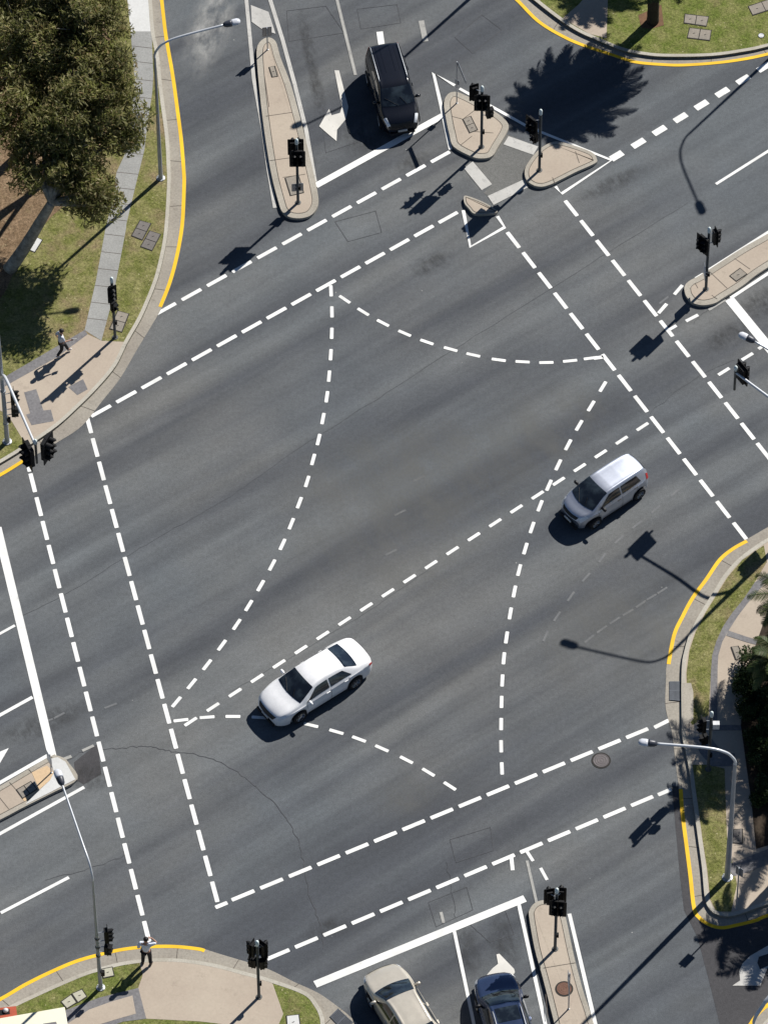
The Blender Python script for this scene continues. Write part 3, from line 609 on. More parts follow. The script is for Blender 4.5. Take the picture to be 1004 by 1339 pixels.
# ------------------------------------------------------------------ traffic signals
def rrect(w_, h, r, n=4):
    P = []
    for cx, cz, a0 in ((w_/2-r, h/2-r, 0), (-w_/2+r, h/2-r, 90), (-w_/2+r, -h/2+r, 180), (w_/2-r, -h/2+r, 270)):
        for k in range(n+1): a = R(a0+90*k/n); P.append((cx+r*math.cos(a), cz+r*math.sin(a)))
    return P
def plate(mb, w_, h, r, y0, y1, cx=0, cz=0):
    P = rrect(w_, h, r); n = len(P)
    return mb.add([(x+cx, y0, z+cz) for x, z in P]+[(x+cx, y1, z+cz) for x, z in P], [tuple(range(n)), tuple(range(n, 2*n))[::-1]]+[(i, (i+1) % n, (i+1) % n+n, i+n) for i in range(n)])
def signal_head(parent, pos, yaw, cols=1, rows=3, ped=False, sc=.9):
    """faces its local -Y; yaw is the compass of its face in world degrees; parent carries the pole"""
    Mt = Matrix.Translation(pos) @ Matrix.Rotation(R(yaw+90), 4, 'Z') @ Matrix.Scale(sc, 4)
    sx = .27; sz = .31 if not ped else .30; bw = .20 if ped else .24
    w_ = cols*sx+(.06 if ped else .20); h = rows*sz+(.04 if ped else .20)
    if cols == 2: w_ = .76
    mb = MB(); plate(mb, w_, h, .05, -.012, .012)
    for c in range(cols): mb.box(((c-(cols-1)/2)*sx, .085, 0), (sx-.02, .15, rows*sz-.02))
    o = mb.build('pedestrian_signal' if ped else 'signal_head', M['blackp'], parent, M=Mt)
    vb = MB(); lb = {}
    for c in range(cols):
        for r_ in range(rows):
            x = (c-(cols-1)/2)*sx; z = ((rows-1)/2-r_)*sz; n = 12
            if ped:
                vb.box((x, -.10, z+.12), (.24, .2, .01)); vb.box((x-.12, -.08, z), (.01, .16, .23)); vb.box((x+.12, -.08, z), (.01, .16, .23))
            else:
                P = []; rr = .115
                for k in range(n+1):
                    a = R(-35+250*k/n); ex = .27-.10*abs(math.cos(a)) ; P.append((x+rr*math.cos(a), -.012, z+rr*math.sin(a))); P.append((x+rr*1.02*math.cos(a), -ex, z+rr*1.02*math.sin(a)-.02))
                for k in range(n+1):
                    a = R(-35+250*k/n); ex = .27-.10*abs(math.cos(a)); P.append((x+(rr-.008)*math.cos(a), -.012, z+(rr-.008)*math.sin(a))); P.append((x+(rr-.008)*math.cos(a), -ex, z+(rr-.008)*math.sin(a)-.02))
                fs = []
                for k in range(n):
                    i = 2*k; fs.append((i, i+1, i+3, i+2)); j = i+2*(n+1); fs.append((j, j+2, j+3, j+1))
                vb.add(P, fs)
            l = MB(); l.lathe([(.098, 0), (.098, .02), (.05, .035), (.005, .04)], 14, Matrix.Translation((x, -.015, z)) @ Matrix.Rotation(R(90), 4, 'X'))
            lm = {0: 'lens_r', 1: 'lens_a', 2: 'lens_g'}[r_ if rows == 3 else (0 if r_ == 0 else 2)]
            le = l.build('lens', M[lm], o, M=Mt)
    vb.build('visor', M['blackp'], o, M=Mt)
    back = Mt @ Vector((0, .10, 0))
    for zz in (.30, -.30) if not ped else (.18, -.18):
        a = Vector((0, 0, pos[2]+zz)); b = Vector((back.x, back.y, pos[2]+zz))
        if (a-b).length > .05: MB().tube([a, b], .018, 6).build('bracket', M['galv'], parent)
    return o
SG = 'traffic signal posts around the crossroads'
def signal_post(base, z, label, heads, h=4.0, extra=None, tilt=0):
    c = at(*base, z); o = empty('traffic_signal', (c.x, c.y, z), 0, label, 'traffic signal', SG)
    mb = MB(); mb.lathe([(.13, 0), (.13, .02), (.08, .025), (.062, .05), (.058, h-.25), (.050, h-.22)], 14); mb.build('pole', M['postgrey'], o, True, autosm=True)
    mb = MB(); mb.lathe([(.062, h-.30), (.075, h-.27), (.075, h-.06), (.062, h-.01), (.035, h+.03), (.003, h+.04)], 14); mb.build('cap', M['cap'], o, True)
    mb = MB(); mb.box((.075, -.03, 1.05), (.10, .12, .20)); mb.lathe([(.03, 0), (.03, .04)], 10, Matrix.Translation((.075, -.09, 1.05)) @ Matrix.Rotation(R(90), 4, 'X')); mb.build('push_button_box', M['blackp'], o)
    for hd in heads:
        dx, dy, z_, yaw, cols, rows, ped = hd; signal_head(o, Vector((dx, dy, z_)), yaw, cols, rows, ped)
    if extra: extra(o)
    return o
def low_sign(yaw, z_, w_=.45, h=.55, off=.08, m_='signback'):
    def f(o):
        Mt = Matrix.Translation((0, 0, z_)) @ Matrix.Rotation(R(yaw+90), 4, 'Z')
        mb = MB(); plate(mb, w_, h, .04, -off-.006, -off+.006); s = mb.build('sign_plate', M[m_], o, M=Mt)
        mb = MB(); plate(mb, w_-.03, h-.03, .03, -off-.010, -off-.0065); mb.build('sign_face', M['signwhite'], s, M=Mt)
        for q_ in (.1, -.1): MB().box((0, -off/2, q_), (.2, off, .03)).build('clamp', M['galv'], s, M=Mt)
    return f
signal_post((389.8,265), .15, 'signal post with low square sign near its foot, southern tip of the long island',
            [(.02, -.22, 3.18, 270, 2, 3, False), (-.05, .30, 3.35, 92, 2, 3, False)], 4.2, low_sign(97, .95, .5, .5, .07))
signal_post((629.3,192.2), .15, 'signal post on the five-sided island, pedestrian head on its east side',
            [(0, -.2, 3.15, 268, 2, 3, False), (-.34, .25, 3.35, 110, 1, 3, False), (.32, -.05, 2.35, 20, 1, 2, True)])
signal_post((704.9,222.7), .15, 'black signal post on the triangular island, heads turned west beside the round palm shadow',
            [(-.38, -.10, 3.05, 222, 2, 3, False), (-.26, -.06, 2.25, 215, 1, 2, True)])
signal_post((922.4,378.1), .15, 'signal post at the nose of the right-hand median island, one head each side',
            [(-.26, -.12, 3.15, 222, 2, 3, False), (.32, .14, 3.35, 20, 1, 3, False)], 4.1, low_sign(184, 1.15, .5, .75, .09))
signal_post((725.4,1241), .15, 'black signal post on the southern pink island, back-to-back double heads above the rusty manhole',
            [(.05, -.2, 3.2, 262, 2, 3, False), (.18, .28, 3.45, 85, 1, 3, False), (-.28, .26, 3.4, 100, 1, 3, False)], 4.3)
signal_post((338.8,1303.8), KH, 'black signal post on the pink paving at the bottom, four heads clustered round its top',
            [(-.22, .12, 3.3, 150, 1, 3, False), (.24, .14, 3.25, 50, 1, 3, False), (-.20, .06, 2.45, 165, 1, 2, True), (.20, -.04, 2.5, 20, 1, 2, True)])
signal_post((150.9,441.1), KH, 'signal post in the grass beside the concrete footpath, pedestrian head low on it',
            [(.0, -.18, 3.15, 300, 1, 3, False), (.05, -.16, 2.25, 310, 1, 2, True)])
def whitebox(o):
    mb = MB(); mb.box((.2, 0, 3.1), (.26, .2, .32)); mb.build('controller_box', M['signwhite'], o, bevel=.01)
signal_post((925.3,1006), KH, 'signal post in palm shade under the lamp arm, small white box on its side',
            [(-.35, -.02, 3.1, 195, 1, 3, False), (-.25, -.05, 2.2, 200, 1, 2, True)], 4.0, whitebox)

# ------------------------------------------------------------------ street lamps (some carry a signal arm)
LG = 'grey street lamps along the kerbs'
def lamp(base, head, label, z=KH, hb=8.3, hh=9.3, name='street_lamp', r0=.095, arm_r=.045, extras=None, cat='street lamp'):
    b = at(*base, z); hgx = at(head[0], head[1], hh)      # where the luminaire hangs, at its own height
    o = empty(name, (b.x, b.y, z), 0, label, cat, LG)
    hv = Vector((hgx.x-b.x, hgx.y-b.y, 0)); L = hv.length; u = hv.normalized(); H = hb-z
    mb = MB(); mb.lathe([(r0+.09, 0), (r0+.09, .025), (r0+.02, .04), (r0, .1), (r0*.55, H*.97)], 16); mb.build('pole', M['galv'], o, True, autosm=True)
    mb = MB()
    for k in range(4):
        a = R(45+90*k); mb.lathe([(.018, .02), (.018, .06)], 6, Matrix.Translation(((r0+.065)*math.cos(a), (r0+.065)*math.sin(a), 0)))
    mb.build('anchor_bolts', M['signwhite'], o)
    pts = [Vector((0, 0, H*.96)), Vector((0, 0, H*.99)), u*.12+Vector((0, 0, H+.22)), u*.42+Vector((0, 0, H+.55)), u*(L*.35)+Vector((0, 0, H+.78)), u*(L-.25)+Vector((0, 0, hh-z))]
    P = crom(pts, 8); rad = [r0*.5+(arm_r-r0*.5)*min(1, i/18) for i in range(len(P))]
    mb = MB(); mb.tube(P, rad, 12); mb.build('arm', M['galv_light'], o, True)
    Mt = Matrix.Translation(u*(L-.28)+Vector((0, 0, hh-z))) @ Matrix.Rotation(math.atan2(u.y, u.x), 4, 'Z') @ Matrix.Rotation(R(-5), 4, 'Y')
    mb = MB(); mb.lathe([(.02, -.02), (.08, 0), (.13, .1), (.15, .28), (.15, .34)], 14, Mt @ Matrix.Rotation(R(90), 4, 'Y'))
    hd = mb.build('lamp_head', M['lampbody'], o, True)
    mb = MB(); P2 = [(.34, .15, .12), (.62, .14, .11), (.70, .08, .07)]
    mb.lathe([(.15, .335), (.165, .42), (.16, .60), (.10, .70), (.01, .73)], 14, Mt @ Matrix.Diagonal((1, 1, .75, 1)) @ Matrix.Rotation(R(90), 4, 'Y')); mb.build('lamp_glass', M['lampglass'], hd, True)
    if extras: extras(o, H)
    return o
lamp((210.5,233), (301,31), 'tall grey street lamp in the north-west verge, arm reaching right over the yellow line', hb=8.3, hh=9.3, arm_r=.05)
lamp((950.3,1147.5), (849,972), 'thick grey street lamp in the lower right verge, arm reaching left over the kerb', hb=8.3, hh=9.2, r0=.125, arm_r=.055)
def bl_extra(o, H):
    signal_head(o, Vector((.42, .10, 3.6)), 10, 1, 3, False); signal_head(o, Vector((.40, .0, 2.75)), -10, 1, 2, True)
    mb = MB(); mb.box((.14, -.12, 1.25), (.14, .14, .26)); mb.build('push_button_box', M['blackp'], o)
    for z in (2.3, 2.9, 3.5):
        mb = MB(); mb.lathe([(.10, z), (.10, z+.1)], 10); mb.build('clamp_band', M['postgrey'], o)
lamp((132,1291.5), (79,1019), 'slender street lamp at the lower left with a signal head on its pole', hb=8.0, hh=9.4, r0=.085, arm_r=.04, extras=bl_extra)
lamp((665,-50), (601,-31-177), 'street lamp behind the top edge whose arm shadow crosses the long island', hh=9.3)
lamp((1075,10), (1132,66-174), 'street lamp behind the top right edge whose hooked shadow lies on the road', hh=9.3)
lamp((974,1480), (1032,1276), 'street lamp at the bottom right edge, only its bend showing above the pale kerb', hb=8.2, hh=9.4, arm_r=.075)
def mast(tip, h0, h1, heads, SCM=1.18):
    """signal arm curving out of the pole to a tip traced at its own height"""
    def f(o, H):
        t = at(tip[0], tip[1], h1); u = Vector((t.x-o.location.x, t.y-o.location.y, 0)); L = u.length; u.normalize(); z = o.location.z
        P = crom([Vector((0, 0, h0-z-.35)), u*.15+Vector((0, 0, h0-z)), u*.7+Vector((0, 0, h0-z+.45)), u*(L*.5)+Vector((0, 0, (h0*.4+h1*.6)-z+.1)), u*L+Vector((0, 0, h1-z))], 8)
        mb = MB(); mb.tube(P, [.085-.035*i/len(P) for i in range(len(P))], 12); mb.build('signal_arm', M['galv_light'], o, True)
        e = u*L+Vector((0, 0, h1-z))
        mb = MB(); mb.lathe([(.05, -1.15), (.055, .1), (.075, .13), (.075, .32), (.03, .40), (.003, .41)], 12, Matrix.Translation(e)); mb.build('hanger_tube', M['postgrey'], o, True)
        mb = MB(); mb.lathe([(.078, .15), (.08, .34), (.035, .42), (.003, .43)], 12, Matrix.Translation(e)); mb.build('cap', M['cap'], o, True)
        for dx, dy, dz, yaw, cols, rows in heads:
            hdo = signal_head(o, e+Vector((dx, dy, dz)), yaw, cols, rows, sc=SCM)
    return f
def fix_brackets(o):
    for ch in list(o.children):
        if ch.name.startswith('bracket'): bpy.data.objects.remove(ch)
def lm_extra(o, H):
    mast((47,583), 4.75, 5.7, [(-.36, -.02, -.55, 205, 2, 3), (.50, .05, -.22, -25, 2, 3)])(o, H); fix_brackets(o)
    t = [c for c in o.children if c.name.startswith('hanger_tube')][0]
    signal_head(o, Vector((.42, .1, 2.9)), 5, 1, 3); signal_head(o, Vector((.42, .05, 2.0)), 0, 1, 2, True)
    for z in (1.2, 3.4):
        mb = MB(); mb.lathe([(.12, z), (.12, z+.08)], 10); mb.build('clamp_band', M['galv'], o)
    mb = MB(); mb.box((.16, -.05, 1.55), (.12, .14, .24)); mb.build('push_button_box', M['blackp'], o)
lamp((10,577.5), (-70,400), 'grey signal mast at the left edge, curved arm holding two black heads over the kerb', name='signal_mast', cat='signal mast', r0=.105, hh=9.3, extras=lm_extra)
def rm_extra(o, H):
    mast((961,487), 5.0, 5.6, [(.30, .10, -.15, 32, 2, 3)], .98)(o, H); fix_brackets(o)
    signal_head(o, Vector((-.4, -.05, 3.1)), 200, 2, 3)
lamp((1063,668), (978,443), 'signal mast beyond the right edge with a black head and lamp above the stop line', name='signal_mast', cat='signal mast', r0=.125, hb=8.3, hh=9.5, extras=rm_extra)

# ------------------------------------------------------------------ small signs
def sign_post(base, z, h, label, plates, name='sign_post', cat='sign'):
    c = at(*base, z); o = empty(name, (c.x, c.y, z), 0, label, cat, 'small sign posts')
    mb = MB(); mb.lathe([(.05, 0), (.05, .02), (.028, .03), (.028, h)], 10); mb.build('post', M['galv'], o, True, autosm=True)
    for (w_, hh, zc, yaw, ox) in plates:
        Mt = Matrix.Translation((0, 0, zc)) @ Matrix.Rotation(R(yaw+90), 4, 'Z')
        mb = MB(); plate(mb, w_, hh, .03, -.046, -.034, ox, 0); s = mb.build('sign_plate', M['signback'], o, M=Mt)
        mb = MB(); plate(mb, w_-.03, hh-.03, .02, -.0505, -.0465, ox, 0); mb.build('sign_face', M['signwhite'], s, M=Mt)
    return o
sign_post((350,65), .15, 1.45, 'short sign post at the northern nose of the long pink island, seen from behind', [(.42, .6, 1.15, 100, 0)])
sign_post((597,135), .15, 2.75, 'thin sign post at the northern corner of the five-sided island with an edge-on blade', [(1.15, .2, 2.62, 17, -.55), (.22, .3, 1.35, 60, 0)])
sign_post((743,1319.5), .15, 2.6, 'thin sign post on the southern island beside the rusty manhole', [(.5, .75, 2.1, 185, 0)])
sign_post((67.5,1010.5), .155, 1.3, 'short sign post at the pale nose of the western island', [(.5, .62, 1.0, 205, 0)])
sign_post((962,1188), KH, 2.9, 'slim sign post in the shaded lower right verge, its plate shadow on the road', [(.34, .55, 2.6, 52, 0)])

# ------------------------------------------------------------------ cream flat-roofed shelter, bottom left
zr = 2.7; q = [at(-60,1342, zr), at(84.9,1316.6, zr), at(103,1420, zr), at(-40,1450, zr)]
o0 = q[1]; sh = empty('shelter', (o0.x, o0.y, KH), 0, 'cream flat roof with an orange-red end at the bottom left corner', 'shelter')
L = [p-Vector((o0.x, o0.y, KH)) for p in q]
mb = MB(); mb.add(L+[p-Vector((0, 0, .16)) for p in L], [(0, 1, 2, 3), (4, 7, 6, 5)]+[(i, i+4, (i+1) % 4+4, (i+1) % 4) for i in range(4)]); rf = mb.build('roof', M['creamroof'], sh, bevel=.02)
sk = [at(*p, zr) - Vector((o0.x, o0.y, KH)) for p in ((57,1338.5), (74,1336), (80,1362), (62,1365))]
mb = MB(); mb.add([p+Vector((0, 0, .006)) for p in sk], [(0, 1, 2, 3)]); mb.build('skylight', M['brick'], rf)
zz = 2.3; rq = [at(*p, zz) - Vector((o0.x, o0.y, KH)) for p in ((-30,1321), (21.5,1315.5), (23,1330), (-28,1338))]
mb = MB(); mb.add(rq+[p-Vector((0, 0, 1.9)) for p in rq], [(0, 1, 2, 3), (4, 7, 6, 5)]+[(i, i+4, (i+1) % 4+4, (i+1) % 4) for i in range(4)]); rp = mb.build('red_end_panel', M['redp'], sh)
rq = [at(*p, zz+.006) - Vector((o0.x, o0.y, KH)) for p in ((-22,1323.5), (13,1319), (13.5,1326), (-22,1331))]
mb = MB(); mb.add(rq, [(0, 1, 2, 3)]); mb.build('dark_inset', M['under'], rp)
mb = MB(); cxy = at(8,1322, zz)-Vector((o0.x, o0.y, KH)); mb.lathe([(.10, 0), (.11, .06), (.06, .12), (.01, .13)], 12, Matrix.Translation(cxy)); mb.build('white_fitting', M['signwhite'], rp, True)
for t in (L[0]*.96+L[2]*.04, L[1]*.96+L[3]*.04, L[2]*.96+L[0]*.04, L[3]*.96+L[1]*.04):
    mb = MB(); mb.tube([(t.x, t.y, 0), (t.x, t.y, 2.42)], .05, 8); mb.build('post', M['galv'], sh)

# ------------------------------------------------------------------ cars
def interp(keys, x):
    if x <= keys[0][0]: return keys[0][1]
    for i in range(len(keys)-1):
        a, b = keys[i], keys[i+1]
        if x <= b[0]:
            t = (x-a[0])/(b[0]-a[0]); p = keys[i-1] if i else a; q_ = keys[i+2] if i+2 < len(keys) else b
            m0 = (b[1]-p[1])/(b[0]-p[0])*(b[0]-a[0]) if b[0] != p[0] else 0; m1 = (q_[1]-a[1])/(q_[0]-a[0])*(b[0]-a[0])
            m0 = max(-abs(b[1]-a[1])*3, min(abs(b[1]-a[1])*3, m0)); m1 = max(-abs(b[1]-a[1])*3, min(abs(b[1]-a[1])*3, m1))
            return (2*t**3-3*t*t+1)*a[1]+(t**3-2*t*t+t)*m0+(-2*t**3+3*t*t)*b[1]+(t**3-t*t)*m1
    return keys[-1][1]
class Car:
    def __init__(s, spec): s.k = spec
    def sec(s, x):
        k = s.k; w_ = interp(k['w'], x); zs = interp(k['zs'], x); zt = interp(k['zt'], x); g = interp(k['wg'], x)*w_
        zb = k['sill']
        if x > k['x1']-.30: zb += (x-(k['x1']-.30))*.25
        if x < k['x0']+.30: zb += ((k['x0']+.30)-x)*.35
        for xa in k['ax']:
            d = abs(x-xa); Rr = k['rw']+.065
            if d < Rr: zb = max(zb, k['rw']+math.sqrt(Rr*Rr-d*d))
        zs = max(zs, zb+.04); zt = max(zt, zs+.005); zg = zs+(zt-zs)*.90
        return [(w_*.955, zb), (w_*1.0, zb+(zs-zb)*.45), (w_*.985, zb+(zs-zb)*.86), (w_*.945, zs), (g, zg), (g*.72, zs+(zt-zs)*.985), (0, zt)]
    def S(s, x, v):      # v in 0..12 : 0 = +y sill, 6 = centre line, 12 = -y sill
        sg = 1
        if v > 6: v = 12-v; sg = -1
        P = s.sec(x); i = min(5, int(v)); t = v-i
        a = P[max(i-1, 0)]; b = P[i]; c = P[i+1]; d = P[i+2] if i+2 < 7 else (-P[5][0], P[5][1])
        f = lambda a, b, c, d: .5*(2*b+(c-a)*t+(2*a-5*b+4*c-d)*t*t+(3*b-a-3*c+d)*t**3)
        y, z = f(a[0], b[0], c[0], d[0]), f(a[1], b[1], c[1], d[1])
        if i in (3,) : y = b[0]+(c[0]-b[0])*t; z = b[1]+(c[1]-b[1])*t + .02*math.sin(math.pi*t)
        k = s.k; W = k['W']/2; bow = 0
        if x > .1: bow = k['bowf']*min(1, (x-.1)/.8)
        elif x < -.3: bow = -k['bowr']*min(1, (-.3-x)/.8)
        return Vector((x+bow*(1-(y/W)**2), sg*y, z))
    def Nrm(s, x, v):
        e = .01; a = s.S(x+e, v)-s.S(x-e, v); b = s.S(x, min(12, v+.05))-s.S(x, max(0, v-.05)); n = a.cross(b)
        if n.length < 1e-9: return Vector((0, 0, 1))
        n.normalize(); 
        c = s.S(x, v)-Vector((x, 0, .6)); return n if n.dot(c) > 0 else -n
    def patch(s, name, x0, x1, v0, v1, off, m_, parent, nx=10, nv=8, smooth=True):
        f0 = x0 if callable(x0) else (lambda v: x0); f1 = x1 if callable(x1) else (lambda v: x1); mb = MB(); vs = []
        for j in range(nv+1):
            v = v0+(v1-v0)*j/nv; a, b = f0(v), f1(v)
            for i in range(nx+1):
                x = a+(b-a)*i/nx; vs.append(s.S(x, v)+s.Nrm(x, v)*off)
        mb.add(vs, [(j*(nx+1)+i, j*(nx+1)+i+1, (j+1)*(nx+1)+i+1, (j+1)*(nx+1)+i) for j in range(nv) for i in range(nx)])
        return mb.build(name, m_, parent, smooth)
def build_car(name, spec, paint_, pf, pr, side, label, cat, heading=None, center=None):
    """pf/pr: traced front and rear wheel centres on the visible side; side +1 = its left side shows"""
    k = spec; c = Car(k); tr = k['W']/2-.09
    if pf:
        F = at(*pf, k['rw']); B = at(*pr, k['rw']); d = F-B; d.z = 0; ang = math.atan2(d.y, d.x); u = d.normalized()
        mid = (F+B)/2; lx = (k['ax'][0]+k['ax'][1])/2; nrm = Vector((-u.y, u.x, 0)); o_ = mid-u*lx-nrm*side*tr; o_.z = 0
    else: ang = R(heading); o_ = at(*center)
    o = empty(name, (o_.x, o_.y, .003), ang, label, cat)
    NX, = (84,); vs = []; nv = 48
    xs = [k['x0']+(k['x1']-k['x0'])*i/NX for i in range(NX+1)]
    for x in xs:
        for j in range(nv+1): vs.append(c.S(x, 12*j/nv))
    mb = MB(); fs = [(i*(nv+1)+j, i*(nv+1)+j+1, (i+1)*(nv+1)+j+1, (i+1)*(nv+1)+j) for i in range(NX) for j in range(nv)]
    fs += [tuple(range(nv+1)), tuple(NX*(nv+1)+j for j in range(nv+1))[::-1]]
    mb.add(vs, fs); body = mb.build('body', paint_, o, True, autosm=True)
    G = M['glass']; ws0, ws1, rg0, rg1 = k['ws'][0], k['ws'][1], k['rg'][0], k['rg'][1]
    c.patch('windscreen', ws0+.03, ws1-.02, 4.12, 7.88, .010, G, o, 10, 14)
    c.patch('rear_window', rg0+.03, rg1-.03, 4.25, 7.75, .010, G, o, 8, 12)
    sw = k['sidew']
    for sg in (0, 1):
        V = lambda v: v if not sg else 12-v
        lo, hi = 3.14, 3.86
        fr = lambda v: sw[1]+(sw[0]-sw[1])*0 + (0 if True else 0)
        # front edge slopes with the pillar, split by the B pillar
        def xf(v, a=sw[0], b=sw[1]): t = ((v if v < 6 else 12-v)-lo)/(hi-lo); return a+(b-a)*t
        def xr(v, a=sw[2], b=sw[3]): t = ((v if v < 6 else 12-v)-lo)/(hi-lo); return a+(b-a)*t
        for (A, B_) in (((sw[4]+.035), xf), (xr, (sw[4]-.035))):
            c.patch('side_window', A, B_, V(lo), V(hi), .008, G, o, 10, 4)
        for x in k['seams']: c.patch('door_seam', x-.007, x+.007, V(.25), V(2.95), .003, M['trim'], body, 1, 10)
        c.patch('sill_trim', k['ax'][1]+.42, k['ax'][0]-.42, V(.02), V(.35), .006, M['trim'], body, 10, 2)
        for x in k['handles']:
            p = c.S(x, V(2.2)); mb = MB(); mb.box(p+Vector((0, .015*(1 if not sg else -1), 0)), (.18, .035, .03)); mb.build('door_handle', k.get('hm', paint_), body, bevel=.008)
        p = c.S(k['mir'], V(3.1)); sy = 1 if not sg else -1
        mb = MB(); mb.lathe([(.02, -.12), (.075, -.10), (.09, 0), (.085, .08), (.03, .11)], 10, Matrix.Translation(p+Vector((.0, sy*.12, .05))) @ Matrix.Rotation(R(90), 4, 'X') @ Matrix.Diagonal((.75, .9, 1, 1))); mb.tube([p, p+Vector((0, sy*.08, .03))], .025, 6)
        mb.build('wing_mirror', k.get('mm', paint_), o, True)
        hl = k['hl']; c.patch('headlight', hl[0], hl[1], V(hl[2]), V(hl[3]), .012, M['head'], o, 6, 6)
        tl = k['tl']; c.patch('tail_light', tl[0], tl[1], V(tl[2]), V(tl[3]), .012, M['tail'], o, 6, 6)
        if k.get('rails'):
            mb = MB(); mb.tube([c.S(k['rg'][1]+.1, V(4.35))+Vector((0, 0, .01)), c.S(k['rg'][1]+.2, V(4.35))+Vector((0, 0, .05)), c.S(k['ws'][0]-.35, V(4.35))+Vector((0, 0, .05)), c.S(k['ws'][0]-.25, V(4.35))+Vector((0, 0, .01))], .02, 6); mb.build('roof_rail', M['galv'], o, True)
        for xa in k['ax']:
            Wm = Matrix.Translation((xa, sy*(tr+.0), k['rw'])) @ Matrix.Rotation(R(-90*sy), 4, 'X'); rw = k['rw']
            mb = MB(); mb.lathe([(rw-.06, -.11), (rw-.01, -.10), (rw, -.07), (rw, .07), (rw-.01, .10), (rw-.11, .11), (rw-.115, .06)], 28, Wm); ty = mb.build('wheel', M['tyre'], o, True, autosm=True)
            mb = MB()
            mb.lathe([(rw-.112, .04), (rw-.112, .105), (rw-.13, .105), (rw-.135, .05)], 24, Wm)
            for q_ in range(7):
                a = 2*math.pi*q_/7; dx, dy = math.cos(a), math.sin(a); mb.tube([Wm @ Vector((.03*dx, .03*dy, .085)), Wm @ Vector(((rw-.12)*dx, (rw-.12)*dy, .095))], .022, 5)
            mb.lathe([(.06, .06), (.06, .10), (.01, .105)], 12, Wm); mb.build('rim', M['rim'], ty)
    mb = MB(); mb.box(((k['x0']+k['x1'])/2, 0, .42), ((k['x1']-k['x0'])*.86, k['W']*.80, .34)); mb.build('underbody', M['under'], o)
    x1, x0 = k['x1'], k['x0']
    gr = k['grille']; c.patch('grille', x1-.10, x1-.012, gr[0], 12-gr[0], .010, M['trim'], o, 3, 12)
    fp = c.S(x1, 6); mb = MB(); mb.box((x1+k['bowf']+.012, 0, .46), (.02, .40, .12)); mb.build('number_plate', M['plate'], o)
    mb = MB(); mb.box((x1+k['bowf']-.03, 0, .30), (.10, k['W']*.62, .12)); mb.build('air_intake', M['trim'], o, bevel=.01)
    mb = MB(); mb.box((x0-k['bowr']-.012, 0, .62), (.02, .40, .12)); mb.build('number_plate', M['plate'], o)
    mb = MB()
    for y0 in (-.05, .55):
        a = c.S(ws1-.03, 6-y0*1.1)+Vector((.0, 0, .02)); b = c.S(ws1-.30, 6-(y0-.45)*2.2)+Vector((0, 0, .03)); mb.tube([a, b], .009, 5)
    mb.build('wiper', M['trim'], o)
    if k.get('sunroof'):
        a, b = k['sunroof']; c.patch('sunroof', a, b, 4.9, 7.1, .008, G, o, 6, 8)
    if k.get('ribs'):
        for v in (4.75, 5.2, 5.6, 6.4, 6.8, 7.25): c.patch('roof_rib', rg1+.15, ws0-.7, v-.035, v+.035, .012, paint_, body, 8, 1)
    return o
sedan = dict(W=1.82, x0=-2.36, x1=2.30, sill=.20, rw=.325, ax=(1.36, -1.415), bowf=.16, bowr=.12,
    zt=[(-2.36,.58),(-2.33,.86),(-2.24,1.0),(-2.0,1.06),(-1.70,1.09),(-1.55,1.13),(-.95,1.39),(-.55,1.46),(0,1.475),(.42,1.42),(.75,1.25),(1.16,1.04),(1.35,.985),(1.8,.90),(2.1,.79),(2.24,.66),(2.30,.50)],
    zs=[(-2.36,.50),(-2.30,.80),(-2.0,.96),(-1.4,.975),(0,.94),(1.1,.90),(1.7,.83),(2.05,.73),(2.22,.60),(2.30,.44)],
    w=[(-2.36,.62),(-2.30,.74),(-2.1,.84),(-1.5,.90),(0,.91),(1.2,.905),(1.8,.865),(2.1,.78),(2.24,.67),(2.30,.54)],
    wg=[(-2.36,.80),(-1.65,.80),(-.95,.655),(-.3,.645),(.3,.66),(1.2,.83),(2.3,.80)],
    ws=(.44, 1.20), rg=(-1.62, -.98), sidew=(.98, .40, -1.25, -.88, -.20), seams=(1.0, -.2, -1.1), handles=(-.05, -.95), mir=.86,
    hl=(1.93, 2.20, 2.35, 3.7), tl=(-2.30, -2.12, 2.0, 3.0), grille=(4.2,))
wm = carpaint('white_car_paint', (.80, .80, .80)); sm = carpaint('silver_blue_paint', (.50, .53, .60), .42, .80, .5); bm_ = carpaint('black_car_paint', (.006, .007, .011), .22, 0, .35)
cm = carpaint('beige_car_paint', (.58, .53, .44), .30, .35); blm = carpaint('navy_car_paint', (.035, .055, .115), .25, .45)
build_car('sedan_car', sedan, wm, (392.6,935.6), (462.6,892.5), 1, 'white sedan crossing the junction, heading down to the left over the dashed line', 'car')
